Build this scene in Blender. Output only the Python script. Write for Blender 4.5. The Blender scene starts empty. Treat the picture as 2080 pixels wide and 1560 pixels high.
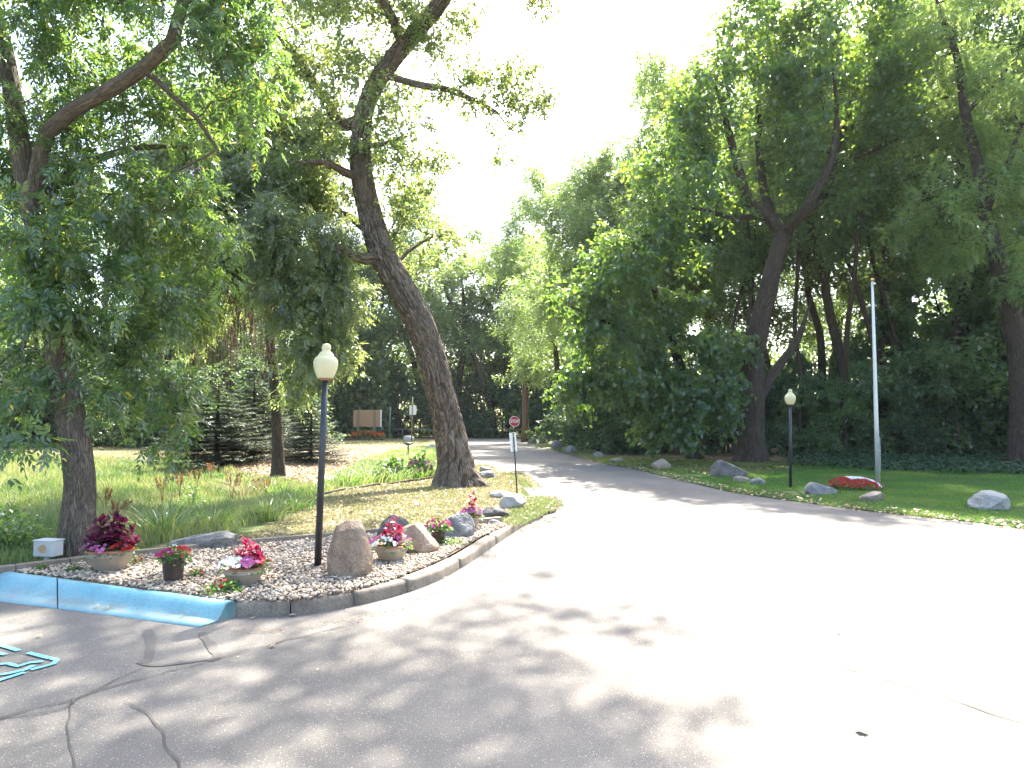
import bpy, bmesh, math, random
import numpy as np
from mathutils import Vector, Matrix, noise
from mathutils.geometry import delaunay_2d_cdt

sc = bpy.context.scene
COL = sc.collection
R = math.radians
# ------------------------------------------------------------------ camera
F, EYE, PITCH = 1387.0, 1.6, R(3.38)
CP, SP = math.cos(PITCH), math.sin(PITCH)
cam = bpy.data.cameras.new('camera'); cam.sensor_width = 36; cam.lens = 36 * F / 2080
cam.clip_start = 0.05; cam.clip_end = 2000
camo = bpy.data.objects.new('camera', cam); COL.objects.link(camo)
camo.location = (0, 0, EYE); camo.rotation_euler = (R(90) + PITCH, 0, 0)
sc.camera = camo
# ------------------------------------------------------------------ light
SUN_EL = R(50); SUN_AZ = R(15)          # azimuth measured from +Y towards +X
sd = Vector((math.sin(SUN_AZ) * math.cos(SUN_EL), math.cos(SUN_AZ) * math.cos(SUN_EL), math.sin(SUN_EL)))
w = bpy.data.worlds.new('World'); sc.world = w; w.use_nodes = True
wn = w.node_tree.nodes; wl = w.node_tree.links
bg = wn['Background']; sky = wn.new('ShaderNodeTexSky'); sky.sky_type = 'NISHITA'
sky.sun_disc = False; sky.sun_elevation = SUN_EL; sky.sun_rotation = SUN_AZ
sky.dust_density = 3.0; sky.air_density = 1.0; sky.ozone_density = 1.0
wl.new(sky.outputs[0], bg.inputs[0]); bg.inputs[1].default_value = 0.15
sl = bpy.data.lights.new('sun', 'SUN'); sl.energy = 5.0; sl.angle = R(0.53); sl.color = (1, .94, .84)
so = bpy.data.objects.new('sun', sl); COL.objects.link(so)
so.rotation_euler = sd.to_track_quat('Z', 'Y').to_euler()
sc.view_settings.view_transform = 'Standard'; sc.view_settings.look = 'None'
sc.view_settings.exposure = 2.4; sc.view_settings.gamma = 1
cy = sc.cycles
cy.max_bounces = 8; cy.diffuse_bounces = 4; cy.glossy_bounces = 2; cy.transmission_bounces = 6
cy.transparent_max_bounces = 4; cy.caustics_reflective = False; cy.caustics_refractive = False
cy.sample_clamp_indirect = 6

# ------------------------------------------------------------------ pixel / world helpers (source pixels 2080x1560)
def ray(px, py):
    x, y = (px - 1040) / F, -(py - 780) / F
    return Vector((x, CP - y * SP, SP + y * CP))
def G(px, py, z=0.0):
    d = ray(px, py); t = (z - EYE) / d.z
    return Vector((d.x * t, d.y * t, z))
def PY(px, py, Y):
    d = ray(px, py); t = Y / d.y
    return Vector((d.x * t, Y, EYE + d.z * t))
def proj(X, Y, Z):
    r = Z - EYE
    dep = Y * CP + r * SP
    dep = np.where(dep < .05, .05, dep)
    return 1040 + F * X / dep, 780 - F * (-Y * SP + r * CP) / dep
def inpoly(x, y, poly):
    x = np.asarray(x, float); y = np.asarray(y, float)
    ins = np.zeros(x.shape, bool); n = len(poly)
    for i in range(n):
        x1, y1 = poly[i][:2]; x2, y2 = poly[(i + 1) % n][:2]
        if y1 == y2: continue
        c = ((y1 > y) != (y2 > y)) & (x < (x2 - x1) * (y - y1) / (y2 - y1) + x1)
        ins ^= c
    return ins
def unit(a):
    return a / np.maximum(np.linalg.norm(a, axis=-1, keepdims=True), 1e-9)

# ------------------------------------------------------------------ object helpers
def tag(o, label=None, cat=None, group=None, kind=None):
    if label: o['label'] = label
    if cat: o['category'] = cat
    if group: o['group'] = group
    if kind: o['kind'] = kind
    return o
def empty(name, loc, label, cat, group=None, rz=0.0):
    o = bpy.data.objects.new(name, None); COL.objects.link(o); o.location = loc
    o.rotation_euler = (0, 0, rz); o.empty_display_size = .1
    return tag(o, label, cat, group)
def link(name, me, mat=None, parent=None, local=False):
    """vertices are world coordinates unless local"""
    o = bpy.data.objects.new(name, me); COL.objects.link(o)
    if mat and not me.materials: me.materials.append(mat)
    if parent is not None:
        o.parent = parent
        if not local:
            m = Matrix.LocRotScale(parent.location, parent.rotation_euler, parent.scale)
            o.matrix_parent_inverse = m.inverted()
    return o
def npmesh(name, V, faces, smooth=False):
    """faces: list of (n,k) int arrays"""
    me = bpy.data.meshes.new(name); V = np.asarray(V, np.float32)
    me.vertices.add(len(V)); me.vertices.foreach_set('co', V.ravel())
    ls, ss, tt, off = [], [], [], 0
    for f in faces:
        f = np.asarray(f, np.int32)
        if len(f) == 0: continue
        n, k = f.shape; ls.append(f.ravel()); ss.append(off + np.arange(n) * k); tt.append(np.full(n, k)); off += n * k
    ls = np.concatenate(ls).astype(np.int32); ss = np.concatenate(ss).astype(np.int32); tt = np.concatenate(tt).astype(np.int32)
    me.loops.add(len(ls)); me.loops.foreach_set('vertex_index', ls)
    me.polygons.add(len(ss)); me.polygons.foreach_set('loop_start', ss); me.polygons.foreach_set('loop_total', tt)
    if smooth: me.polygons.foreach_set('use_smooth', np.ones(len(ss), bool))
    me.update(calc_edges=True)
    return me
def attr(me, name, data, dom='FACE', typ='FLOAT'):
    a = me.attributes.new(name, typ, dom)
    if typ == 'FLOAT': a.data.foreach_set('value', np.asarray(data, np.float32).ravel())
    else: a.data.foreach_set('color', np.asarray(data, np.float32).ravel())
def bmobj(name, bm, mat, parent=None, smooth=False, local=False):
    me = bpy.data.meshes.new(name); bm.normal_update(); bm.to_mesh(me); bm.free()
    if smooth:
        for p in me.polygons: p.use_smooth = True
    return link(name, me, mat, parent, local)
def add_box(bm, c, s, rot=None, bev=0.0):
    r = bmesh.ops.create_cube(bm, size=1); vs = r['verts']
    M = Matrix.Translation(c) @ (rot.to_4x4() if rot is not None else Matrix.Identity(4)) @ Matrix.Diagonal((*s, 1))
    bmesh.ops.transform(bm, matrix=M, verts=vs)
    if bev:
        es = list({e for v in vs for e in v.link_edges})
        bmesh.ops.bevel(bm, geom=es, offset=bev, segments=2, affect='EDGES', profile=.6)
def add_tube(bm, pts, rads, seg=10, cap=True):
    pts = [Vector(p) for p in pts]; n = len(pts); rings = []
    if not hasattr(rads, '__len__'): rads = [rads] * n
    ref = Vector((1, 0, 0))
    for i, p in enumerate(pts):
        t = (pts[min(i + 1, n - 1)] - pts[max(i - 1, 0)]).normalized()
        if abs(t.dot(ref)) > .95: ref = Vector((0, 1, 0))
        a = (ref - t * ref.dot(t)).normalized(); b = t.cross(a)
        rings.append([bm.verts.new(p + (a * math.cos(k * 2 * math.pi / seg) + b * math.sin(k * 2 * math.pi / seg)) * rads[i]) for k in range(seg)])
    for i in range(n - 1):
        for k in range(seg):
            bm.faces.new((rings[i][k], rings[i][(k + 1) % seg], rings[i + 1][(k + 1) % seg], rings[i + 1][k]))
    if cap:
        bm.faces.new(rings[0][::-1]); bm.faces.new(rings[-1])
def add_lathe(bm, c, prof, seg=32, axis=None, close=False):
    c = Vector(c); rings = []
    q = Vector((0, 0, 1)).rotation_difference(Vector(axis)) if axis is not None else None
    for r, z in prof:
        ring = []
        for k in range(seg):
            v = Vector((r * math.cos(k * 2 * math.pi / seg), r * math.sin(k * 2 * math.pi / seg), z))
            if q: v = q @ v
            ring.append(bm.verts.new(c + v))
        rings.append(ring)
    for i in range(len(rings) - 1):
        for k in range(seg):
            bm.faces.new((rings[i][k], rings[i][(k + 1) % seg], rings[i + 1][(k + 1) % seg], rings[i + 1][k]))
    bm.faces.new(rings[0][::-1]); bm.faces.new(rings[-1])

# ------------------------------------------------------------------ materials
def mat(name, col=(.5, .5, .5), rough=.6, spec=.5, metal=0.0):
    m = bpy.data.materials.new(name); m.use_nodes = True
    b = m.node_tree.nodes['Principled BSDF']
    b.inputs['Base Color'].default_value = (*col, 1); b.inputs['Roughness'].default_value = rough
    b.inputs['Specular IOR Level'].default_value = spec; b.inputs['Metallic'].default_value = metal
    return m
class NT:
    def __init__(s, m): s.n = m.node_tree.nodes; s.l = m.node_tree.links; s.b = s.n['Principled BSDF']
    def add(s, t, **k):
        x = s.n.new(t)
        for a, v in k.items(): setattr(x, a, v)
        return x
    def coord(s, kind='Object', scale=(1, 1, 1)):
        tc = s.add('ShaderNodeTexCoord'); mp = s.add('ShaderNodeMapping'); mp.inputs['Scale'].default_value = scale
        s.l.new(tc.outputs[kind], mp.inputs[0]); return mp.outputs[0]
    def noise(s, vec, scale, det=4, rough=.55, dist=0.0):
        x = s.add('ShaderNodeTexNoise'); x.inputs['Scale'].default_value = scale; x.inputs['Detail'].default_value = det
        x.inputs['Roughness'].default_value = rough; x.inputs['Distortion'].default_value = dist
        s.l.new(vec, x.inputs['Vector']); return x.outputs['Fac']
    def vor(s, vec, scale, feat='F1', out='Distance'):
        x = s.add('ShaderNodeTexVoronoi', feature=feat); x.inputs['Scale'].default_value = scale
        s.l.new(vec, x.inputs['Vector']); return x.outputs[out]
    def ramp(s, fac, stops, interp='LINEAR'):
        x = s.add('ShaderNodeValToRGB'); cr = x.color_ramp; cr.interpolation = interp
        while len(cr.elements) < len(stops): cr.elements.new(.5)
        for e, (p, c) in zip(cr.elements, stops):
            e.position = p; e.color = (*c, 1) if hasattr(c, '__len__') else (c, c, c, 1)
        s.l.new(fac, x.inputs[0]); return x.outputs[0]
    def mix(s, fac, a, b, mode='MIX'):
        x = s.add('ShaderNodeMix', data_type='RGBA', blend_type=mode)
        for i, v in ((0, fac), (6, a), (7, b)):
            if hasattr(v, 'is_output'): s.l.new(v, x.inputs[i])
            elif i == 0: x.inputs[0].default_value = v
            else: x.inputs[i].default_value = (*v, 1)
        return x.outputs[2]
    def math(s, op, a, b=0.0):
        x = s.add('ShaderNodeMath', operation=op)
        for i, v in ((0, a), (1, b)):
            if hasattr(v, 'is_output'): s.l.new(v, x.inputs[i])
            else: x.inputs[i].default_value = v
        return x.outputs[0]
    def attr(s, name, out='Fac'):
        x = s.add('ShaderNodeAttribute', attribute_name=name); return x.outputs[out]
    def col(s, c): s.l.new(c, s.b.inputs['Base Color'])
    def bump(s, h, strength=.5, dist=.02):
        x = s.add('ShaderNodeBump'); x.inputs['Strength'].default_value = strength; x.inputs['Distance'].default_value = dist
        s.l.new(h, x.inputs['Height']); s.l.new(x.outputs[0], s.b.inputs['Normal'])

def leafmat(name, stops, tstops, trans=.38, rough=.42, spec=.5):
    if name.startswith('leaf_') and name != 'leaf_shrub':
        stops = [(p, tuple(min(.6, c * 1.22) for c in q)) for p, q in stops]; tstops = [(p, tuple(min(.85, c * 1.3) for c in q)) for p, q in tstops]; trans = .45
        rough *= .85; spec = 1.0
    m = mat(name, rough=rough, spec=spec); t = NT(m)
    v = t.attr('var'); t.col(t.ramp(v, stops))
    tr = t.add('ShaderNodeBsdfTranslucent'); t.l.new(t.ramp(v, tstops), tr.inputs[0])
    mx = t.add('ShaderNodeMixShader'); mx.inputs[0].default_value = trans
    t.l.new(t.b.outputs[0], mx.inputs[1]); t.l.new(tr.outputs[0], mx.inputs[2])
    t.l.new(mx.outputs[0], t.n['Material Output'].inputs[0])
    return m
M = {}
Y_ = (.50, .36, .03)
M['leaf_ash'] = leafmat('leaf_ash', [(0, (.034, .062, .042)), (.6, (.062, .105, .060)), (.93, (.11, .155, .05)), (.97, Y_)],
                        [(0, (.10, .19, .035)), (.6, (.20, .33, .05)), (.93, (.36, .44, .06)), (.97, (.7, .5, .04))], rough=.33, spec=.7)
M['leaf_blue'] = leafmat('leaf_blue', [(0, (.050, .075, .046)), (.6, (.095, .13, .075)), (1, (.17, .20, .10))],
                         [(0, (.14, .21, .05)), (1, (.40, .46, .13))], rough=.36, spec=.8)
M['leaf_poplar'] = leafmat('leaf_poplar', [(0, (.06, .10, .05)), (.7, (.11, .155, .065)), (.93, (.2, .22, .06)), (.96, Y_)],
                           [(0, (.20, .29, .06)), (.7, (.36, .42, .10)), (.93, (.5, .48, .10)), (.96, (.8, .6, .05))], rough=.34, spec=.7)
M['leaf_catalpa'] = leafmat('leaf_catalpa', [(0, (.026, .058, .038)), (.6, (.050, .10, .060)), (1, (.09, .15, .055))],
                            [(0, (.12, .23, .035)), (.6, (.26, .40, .045)), (1, (.50, .55, .06))], rough=.42, spec=.55)
M['leaf_locust'] = leafmat('leaf_locust', [(0, (.042, .085, .040)), (.6, (.085, .145, .062)), (1, (.15, .205, .075))],
                           [(0, (.18, .31, .07)), (1, (.44, .54, .13))], rough=.5)
M['leaf_forest'] = leafmat('leaf_forest', [(0, (.034, .066, .042)), (.6, (.064, .11, .058)), (.95, (.11, .16, .065)), (1, (.2, .2, .04))],
                           [(0, (.10, .18, .035)), (.6, (.20, .32, .05)), (1, (.42, .48, .07))], rough=.45)
M['leaf_shrub'] = leafmat('leaf_shrub', [(0, (.035, .075, .050)), (.6, (.06, .112, .072)), (1, (.11, .16, .08))],
                          [(0, (.10, .19, .05)), (1, (.30, .42, .09))], trans=.35, rough=.5, spec=.5)
M['leaf_under'] = leafmat('leaf_under', [(0, (.06, .11, .07)), (.6, (.10, .17, .105)), (1, (.17, .25, .11))],
                        [(0, (.14, .26, .05)), (.6, (.26, .40, .06)), (1, (.50, .56, .08))], rough=.42)
M['leaf_ivy'] = leafmat('leaf_shrub', [(0, (.018, .040, .024)), (1, (.05, .09, .045))], [(0, (.04, .08, .02)), (1, (.12, .18, .05))], trans=.2, rough=.65, spec=.2)
M['needle'] = leafmat('needle', [(0, (.025, .042, .026)), (.6, (.042, .068, .04)), (1, (.07, .10, .05))],
                      [(0, (.06, .1, .03)), (1, (.18, .22, .07))], trans=.2, rough=.5)
M['grass'] = leafmat('grass', [(0, (.085, .13, .055)), (.5, (.14, .19, .07)), (1, (.32, .30, .15))],
                     [(0, (.13, .26, .05)), (.5, (.22, .36, .06)), (1, (.42, .44, .13))], trans=.3, rough=.5, spec=.4)
M['lawn'] = leafmat('lawn', [(0, (.032, .10, .020)), (.7, (.055, .145, .026)), (1, (.13, .18, .05))],
                    [(0, (.12, .34, .03)), (1, (.3, .48, .07))], trans=.32, rough=.5, spec=.3)
M['drygrass'] = leafmat('drygrass', [(0, (.13, .155, .06)), (.5, (.23, .21, .10)), (1, (.36, .29, .18))],
                        [(0, (.26, .30, .09)), (1, (.5, .42, .24))], trans=.25, rough=.6, spec=.2)
M['blade'] = leafmat('blade', [(0, (.04, .10, .03)), (.6, (.08, .17, .05)), (.85, (.16, .24, .09)), (1, (.34, .32, .14))],
                     [(0, (.12, .3, .04)), (1, (.45, .5, .14))], trans=.35, rough=.35)
M['dock'] = leafmat('dock', [(0, (.17, .085, .04)), (1, (.30, .17, .08))], [(0, (.3, .1, .03)), (1, (.5, .2, .06))], trans=.3, rough=.7, spec=.2)
M['litter'] = leafmat('litter', [(0, (.16, .10, .055)), (.5, (.32, .22, .12)), (1, (.58, .47, .31))], [(0, (.25, .15, .06)), (1, (.5, .38, .2))], trans=.15, rough=.6, spec=.3)
M['petal'] = leafmat('petal', [(0, (.30, .012, .015)), (.25, (.42, .035, .03)), (.3, (.36, .018, .09)), (.5, (.42, .06, .20)), (.7, (.50, .20, .40)), (.74, (.85, .85, .88)), (1, (.9, .9, .9))],
                       [(0, (.45, .02, .02)), (.25, (.55, .04, .03)), (.3, (.5, .03, .12)), (.5, (.55, .10, .28)), (.7, (.6, .28, .48)), (.74, (.8, .8, .8)), (1, (.8, .8, .8))], trans=.3, rough=.5, spec=.2)
M['petal_warm'] = leafmat('petal_warm', [(0, (.45, .02, .012)), (.5, (.55, .07, .015)), (.75, (.65, .28, .02)), (1, (.7, .5, .05))],
                          [(0, (.8, .05, .02)), (.5, (.9, .15, .02)), (1, (.9, .7, .05))], trans=.3, rough=.5, spec=.2)
M['coleus_dark'] = leafmat('coleus_dark', [(0, (.035, .006, .016)), (.6, (.09, .010, .035)), (1, (.2, .02, .07))], [(0, (.16, .01, .05)), (1, (.42, .03, .12))], trans=.3, rough=.45)
M['coleus_red'] = leafmat('coleus_red', [(0, (.16, .008, .035)), (.6, (.34, .015, .07)), (1, (.5, .04, .12))], [(0, (.4, .02, .08)), (1, (.75, .05, .18))], trans=.3, rough=.45)
M['flowerleaf'] = leafmat('flowerleaf', [(0, (.04, .10, .03)), (1, (.12, .22, .06))], [(0, (.12, .3, .04)), (1, (.35, .5, .08))], trans=.35, rough=.4)

def barkmat(name, dark, light, sc_=1.0, bump=.6):
    m = mat(name, rough=.9, spec=.15); t = NT(m)
    uv = t.coord('UV', (13 * sc_, 1.5 * sc_, 1))
    n1 = t.noise(uv, 1.5, 6, .62, 1.2); n3 = t.noise(t.coord('UV', (30 * sc_, 9 * sc_, 1)), 2.0, 4, .6, .4)
    ridge = t.ramp(t.math('ABSOLUTE', t.math('SUBTRACT', n1, .5)), [(.0, 0.0), (.03, .35), (.13, 1.0)])
    cav = t.attr('cav'); h = t.math('MULTIPLY', ridge, t.math('ADD', t.math('MULTIPLY', n3, .6), .6))
    n2 = t.noise(t.coord('Object'), 1.0, 4, .7)
    c = t.mix(t.ramp(h, [(.05, 0.0), (.95, 1.0)]), dark, light)
    c = t.mix(t.math('MULTIPLY', cav, .85), c, dark)
    c = t.mix(t.ramp(n2, [(.42, 0.0), (.75, .6)]), c, tuple(x * .6 for x in light))
    t.col(c); t.bump(h, bump, .02); return m
M['bark_ash'] = barkmat('bark_ash', (.05, .040, .031), (.23, .19, .145), 2.2)
M['bark_poplar'] = barkmat('bark_poplar', (.045, .034, .026), (.27, .215, .165), 1.1)
M['bark_wood'] = barkmat('bark_wood', (.028, .022, .018), (.12, .095, .074), 1.0)
M['twig'] = mat('twig', (.11, .075, .05), .9, .1)

def asphalt():
    m = mat('asphalt', rough=.88, spec=.3); t = NT(m); o = t.coord('Object')
    base = t.ramp(t.noise(o, .45, 5, .6), [(.25, (.103, .094, .082)), (.5, (.147, .135, .117)), (.75, (.198, .181, .155))])
    fine = t.noise(o, 190, 2, .6)
    c = t.mix(1.0, base, t.ramp(fine, [(.28, .3), (.5, 1.0), (.75, 1.75)]), 'MULTIPLY')
    sp = t.vor(o, 95); ncol = t.vor(o, 95, 'F1', 'Color')
    sepx = t.add('ShaderNodeSeparateColor'); t.l.new(ncol, sepx.inputs[0])
    mask = t.math('MULTIPLY', t.ramp(sp, [(.20, .8), (.38, 0.0)]), t.ramp(sepx.outputs[0], [(.66, 0.0), (.95, 1.0)]))
    c = t.mix(mask, c, (.50, .47, .41))
    mask2 = t.math('MULTIPLY', t.ramp(sp, [(.18, 1.0), (.34, 0.0)]), t.ramp(sepx.outputs[1], [(.82, 0.0), (.88, 1.0)]))
    c = t.mix(mask2, c, (.03, .03, .03))
    # worn tyre bands and long stains
    st = t.noise(t.coord('Object', (.9, .22, 1)), 1.1, 6, .65, .8)
    c = t.mix(t.ramp(st, [(.52, 0.0), (.72, .45)]), c, (.08, .079, .078))
    t.col(c); t.bump(t.math('ADD', fine, t.math('MULTIPLY', sp, .5)), .45, .006); return m
M['asphalt'] = asphalt()
M['patch'] = mat('patch', (.11, .10, .09), .85, .3)
t = NT(M['patch']); o_ = t.coord('Object'); t.col(t.ramp(t.noise(o_, 160, 3), [(.3, (.075, .070, .062)), (.7, (.15, .14, .122))])); t.bump(t.noise(o_, 160, 3), .4, .005)
M['crack'] = mat('crack', (.095, .086, .072), .95, .1)

def concrete(name, a, b, sc_=1.0):
    m = mat(name, rough=.85, spec=.3); t = NT(m); o = t.coord('Object')
    n = t.noise(o, 3 * sc_, 6, .65); f = t.noise(o, 90 * sc_, 3, .6)
    c = t.mix(t.ramp(n, [(.3, 0.0), (.7, 1.0)]), a, b)
    c = t.mix(1.0, c, t.ramp(f, [(.25, .4), (.5, 1.0), (.8, 1.4)]), 'MULTIPLY')
    st = t.noise(t.coord('Object', (1, 1, 1)), 14, 5, .75); c = t.mix(t.ramp(st, [(.55, 0.0), (.7, .6)]), c, (.06, .05, .04))
    seg = t.attr('seg'); c = t.mix(1.0, c, t.ramp(seg, [(0, .8), (1, 1.15)]), 'MULTIPLY')
    t.col(c); t.bump(t.math('ADD', f, n), .5, .008); return m
M['kerb'] = concrete('kerb', (.13, .105, .08), (.29, .245, .19))
def bluekerb():
    m = mat('blue_paint', rough=.5, spec=.4); t = NT(m); o = t.coord('Object')
    n = t.noise(o, 2.2, 6, .7, .4); f = t.noise(o, 60, 4, .6)
    c = t.mix(t.ramp(n, [(.35, 0.0), (.7, 1.0)]), (.12, .32, .38), (.20, .41, .44))
    g = t.attr('gut')
    d = t.math('MULTIPLY', g, t.ramp(t.noise(t.coord('Object', (1, 2.5, 1)), 3.0, 6, .7), [(.32, 0.0), (.60, 1.0)]))
    c = t.mix(t.math('MULTIPLY', d, .9), c, (.22, .22, .19))
    chip = t.ramp(t.noise(o, 26, 5, .7), [(.60, 0.0), (.63, 1.0)])
    c = t.mix(t.math('MULTIPLY', chip, .8), c, (.3, .29, .26))
    c = t.mix(1.0, c, t.ramp(f, [(.25, .8), (.7, 1.12)]), 'MULTIPLY')
    t.col(c); t.bump(f, .35, .006); return m
M['blue'] = bluekerb()
def paintmark():
    m = mat('paint_mark', rough=.7); t = NT(m); o = t.coord('Object')
    f = t.noise(o, 130, 3, .7); t.col(t.mix(t.ramp(f, [(.56, 0.0), (.66, 1.0)]), (.16, .50, .60), (.12, .15, .16))); return m
M['mark'] = paintmark()
def pebble():
    m = mat('pebble', rough=.75, spec=.35); t = NT(m); o = t.coord('Object')
    v = t.attr('var'); c = t.ramp(v, [(0, (.12, .09, .065)), (.2, (.28, .20, .14)), (.45, (.43, .35, .255)), (.7, (.56, .47, .345)), (.9, (.66, .585, .47)), (1, (.17, .15, .13))])
    c = t.mix(1.0, c, t.ramp(t.noise(o, 70, 3), [(.3, .75), (.7, 1.15)]), 'MULTIPLY'); t.col(c); return m
M['pebble'] = pebble()
M['soil'] = mat('soil', (.06, .045, .032), .95, .1)
t = NT(M['soil']); t.col(t.ramp(t.noise(t.coord('Object'), 20, 6, .7), [(.3, (.05, .038, .028)), (.7, (.15, .12, .09))]))
def landmat():
    m = mat('land', rough=.95, spec=.1); t = NT(m); o = t.coord('Object')
    z = t.add('ShaderNodeAttribute', attribute_name='zone'); s = t.add('ShaderNodeSeparateColor'); t.l.new(z.outputs['Color'], s.inputs[0])
    n = t.noise(o, 1.3, 6, .7); f = t.noise(o, 40, 4, .7)
    g = t.mix(n, (.05, .075, .028), (.11, .135, .05))
    d = t.mix(t.ramp(n, [(.35, 0.0), (.65, 1.0)]), (.14, .15, .06), (.27, .22, .135))
    mu = t.mix(t.ramp(f, [(.35, 0.0), (.65, 1.0)]), (.12, .08, .05), (.34, .25, .17))
    di = t.mix(f, (.09, .07, .05), (.19, .15, .11))
    c = t.mix(s.outputs[0], g, d); c = t.mix(s.outputs[1], c, mu); c = t.mix(s.outputs[2], c, di)
    c = t.mix(1.0, c, t.ramp(f, [(.3, .6), (.6, 1.1)]), 'MULTIPLY')
    t.col(c); t.bump(f, .8, .03); return m
M['land'] = landmat()
def rockmat(name, a, b, speck=.5):
    m = mat(name, rough=.85, spec=.25); t = NT(m); o = t.coord('Object')
    n = t.noise(o, 2.6, 7, .7, .6); f = t.noise(o, 75, 4, .75); v = t.noise(o, 9, 7, .75, .4); g = t.noise(o, 24, 6, .75)
    c = t.mix(t.ramp(n, [(.36, 0.0), (.64, 1.0)]), a, b)
    c = t.mix(t.ramp(v, [(.52, 0.0), (.66, .65)]), c, tuple(x * .5 for x in a))
    c = t.mix(t.ramp(g, [(.58, 0.0), (.68, .5)]), c, tuple(min(.7, x * 1.5) for x in b))
    c = t.mix(1.0, c, t.ramp(f, [(.3, 1 - speck), (.7, 1 + speck * .6)]), 'MULTIPLY')
    t.col(c); t.bump(t.math('ADD', t.math('MULTIPLY', f, .6), t.math('ADD', t.math('MULTIPLY', v, 3.0), t.math('MULTIPLY', g, 1.6))), 1.0, .03); return m
M['rock_tan'] = rockmat('rock_tan', (.44, .305, .21), (.66, .51, .37))
M['rock_grey'] = rockmat('rock_grey', (.25, .245, .235), (.46, .445, .42))
M['rock_dark'] = rockmat('rock_dark', (.15, .14, .13), (.29, .27, .25))
M['rock_pale'] = rockmat('rock_pale', (.48, .46, .43), (.68, .66, .61), .35)
M['rock_pink'] = rockmat('rock_pink', (.36, .28, .22), (.55, .46, .38))
def simple(name, a, b, sc_, rough=.6, spec=.4, bump=.2, metal=0, scale=(1, 1, 1)):
    m = mat(name, a, rough, spec, metal); t = NT(m); o = t.coord('Object', scale); n = t.noise(o, sc_, 5, .65)
    t.col(t.mix(t.ramp(n, [(.3, 0.0), (.7, 1.0)]), a, b))
    if bump: t.bump(n, bump, .004)
    return m
M['timber'] = simple('timber', (.15, .12, .09), (.30, .25, .20), 9, .9, .1, .5, scale=(1, 1, 6))
M['timber_dark'] = simple('timber_dark', (.06, .045, .035), (.14, .10, .08), 9, .9, .1, .5)
M['post_black'] = simple('post_black', (.020, .021, .026), (.035, .036, .042), 20, .42, .5, .1)
M['globe'] = simple('globe', (.88, .80, .46), (.90, .84, .54), 6, .3, .5, 0)
NT(M['globe']).b.inputs['Transmission Weight'].default_value = .35
NT(M['globe']).b.inputs['Roughness'].default_value = .5
NT(M['globe']).b.inputs['IOR'].default_value = 1.2
M['globe_base'] = mat('globe_base', (.30, .17, .10), .5, .4)
M['bowl'] = simple('bowl', (.27, .225, .175), (.37, .32, .26), 5, .75, .3, .2)
M['rim'] = simple('rim', (.34, .12, .07), (.42, .18, .11), 6, .7, .3, .2)
M['darkpot'] = simple('darkpot', (.045, .034, .03), (.075, .058, .05), 8, .5, .5, .1)
M['pot_soil'] = mat('pot_soil', (.03, .022, .016), .95, .1)
M['box_grey'] = simple('box_grey', (.36, .38, .38), (.46, .48, .47), 5, .5, .5, .1)
M['rust'] = simple('rust', (.40, .22, .08), (.44, .36, .26), 14, .8, .2, .1)
M['steel'] = simple('steel', (.50, .53, .52), (.60, .62, .61), 5, .42, .5, .05, .35)
M['rope'] = mat('rope', (.6, .6, .58), .8, .2)
M['gold'] = mat('gold', (.6, .4, .12), .3, .5, .9)
M['white_sign'] = simple('white_sign', (.62, .64, .60), (.72, .74, .70), 4, .4, .5, 0)
M['white'] = mat('white', (.8, .8, .8), .45)
M['sign_red'] = simple('sign_red', (.42, .012, .03), (.48, .02, .04), 4, .4, .5, 0)
M['plywood'] = simple('plywood', (.36, .20, .11), (.46, .27, .16), 3, .8, .2, .2, scale=(1, 1, 5))
M['post_wood'] = simple('post_wood', (.20, .17, .10), (.28, .24, .15), 8, .85, .2, .3, scale=(4, 4, 1))
M['pole_wood'] = simple('pole_wood', (.08, .058, .042), (.15, .11, .08), 5, .85, .2, .4, scale=(6, 6, .6))
M['green_post'] = mat('green_post', (.20, .33, .30), .5, .4)

# ------------------------------------------------------------------ ground, road, land
rng = np.random.default_rng(11)
def sheet(name, poly, mat_, hf, dens, zone=None, kind='structure'):
    """poly: world xy outline; interior points from dens(list of (spacing, ymin, ymax))"""
    P = []
    n = len(poly)
    for i in range(n):
        a = Vector(poly[i][:2]); b = Vector(poly[(i + 1) % n][:2]); L = (b - a).length
        sp = .15 if min(a.y, b.y) < 14 else .6 if min(a.y, b.y) < 40 else 4.0
        k = max(1, int(L / sp))
        if L > 60: k = 1
        for j in range(k): P.append(a.lerp(b, j / k))
    nb = len(P); edges = [(i, (i + 1) % nb) for i in range(nb)]
    for sp, x0, x1, y0, y1 in dens:
        xs = np.arange(x0, x1, sp); ys = np.arange(y0, y1, sp)
        gx, gy = np.meshgrid(xs, ys); gx = gx + rng.uniform(-.2, .2, gx.shape) * sp; gy = gy + rng.uniform(-.2, .2, gy.shape) * sp
        ok = inpoly(gx, gy, poly)
        P += [Vector((a, b)) for a, b in zip(gx[ok], gy[ok])]
    vs, es, fs, *_ = delaunay_2d_cdt(P, edges, [], 1, 1e-4)
    V = np.array([(v.x, v.y, 0) for v in vs], float)
    V[:, 2] = hf(V[:, 0], V[:, 1])
    Fc = np.array([f for f in fs if len(f) == 3], int)
    # orient up
    a, b, c = V[Fc[:, 0]], V[Fc[:, 1]], V[Fc[:, 2]]
    nz = (b[:, 0] - a[:, 0]) * (c[:, 1] - a[:, 1]) - (b[:, 1] - a[:, 1]) * (c[:, 0] - a[:, 0])
    Fc[nz < 0] = Fc[nz < 0][:, ::-1]
    me = npmesh(name, V, [Fc], True)
    if zone is not None: attr(me, 'zone', zone(V), 'POINT', 'FLOAT_COLOR')
    o = link(name, me, mat_); tag(o, kind=kind); return o
def sstep(a, b, x):
    t = np.clip((x - a) / (b - a), 0, 1); return t * t * (3 - 2 * t)
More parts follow.
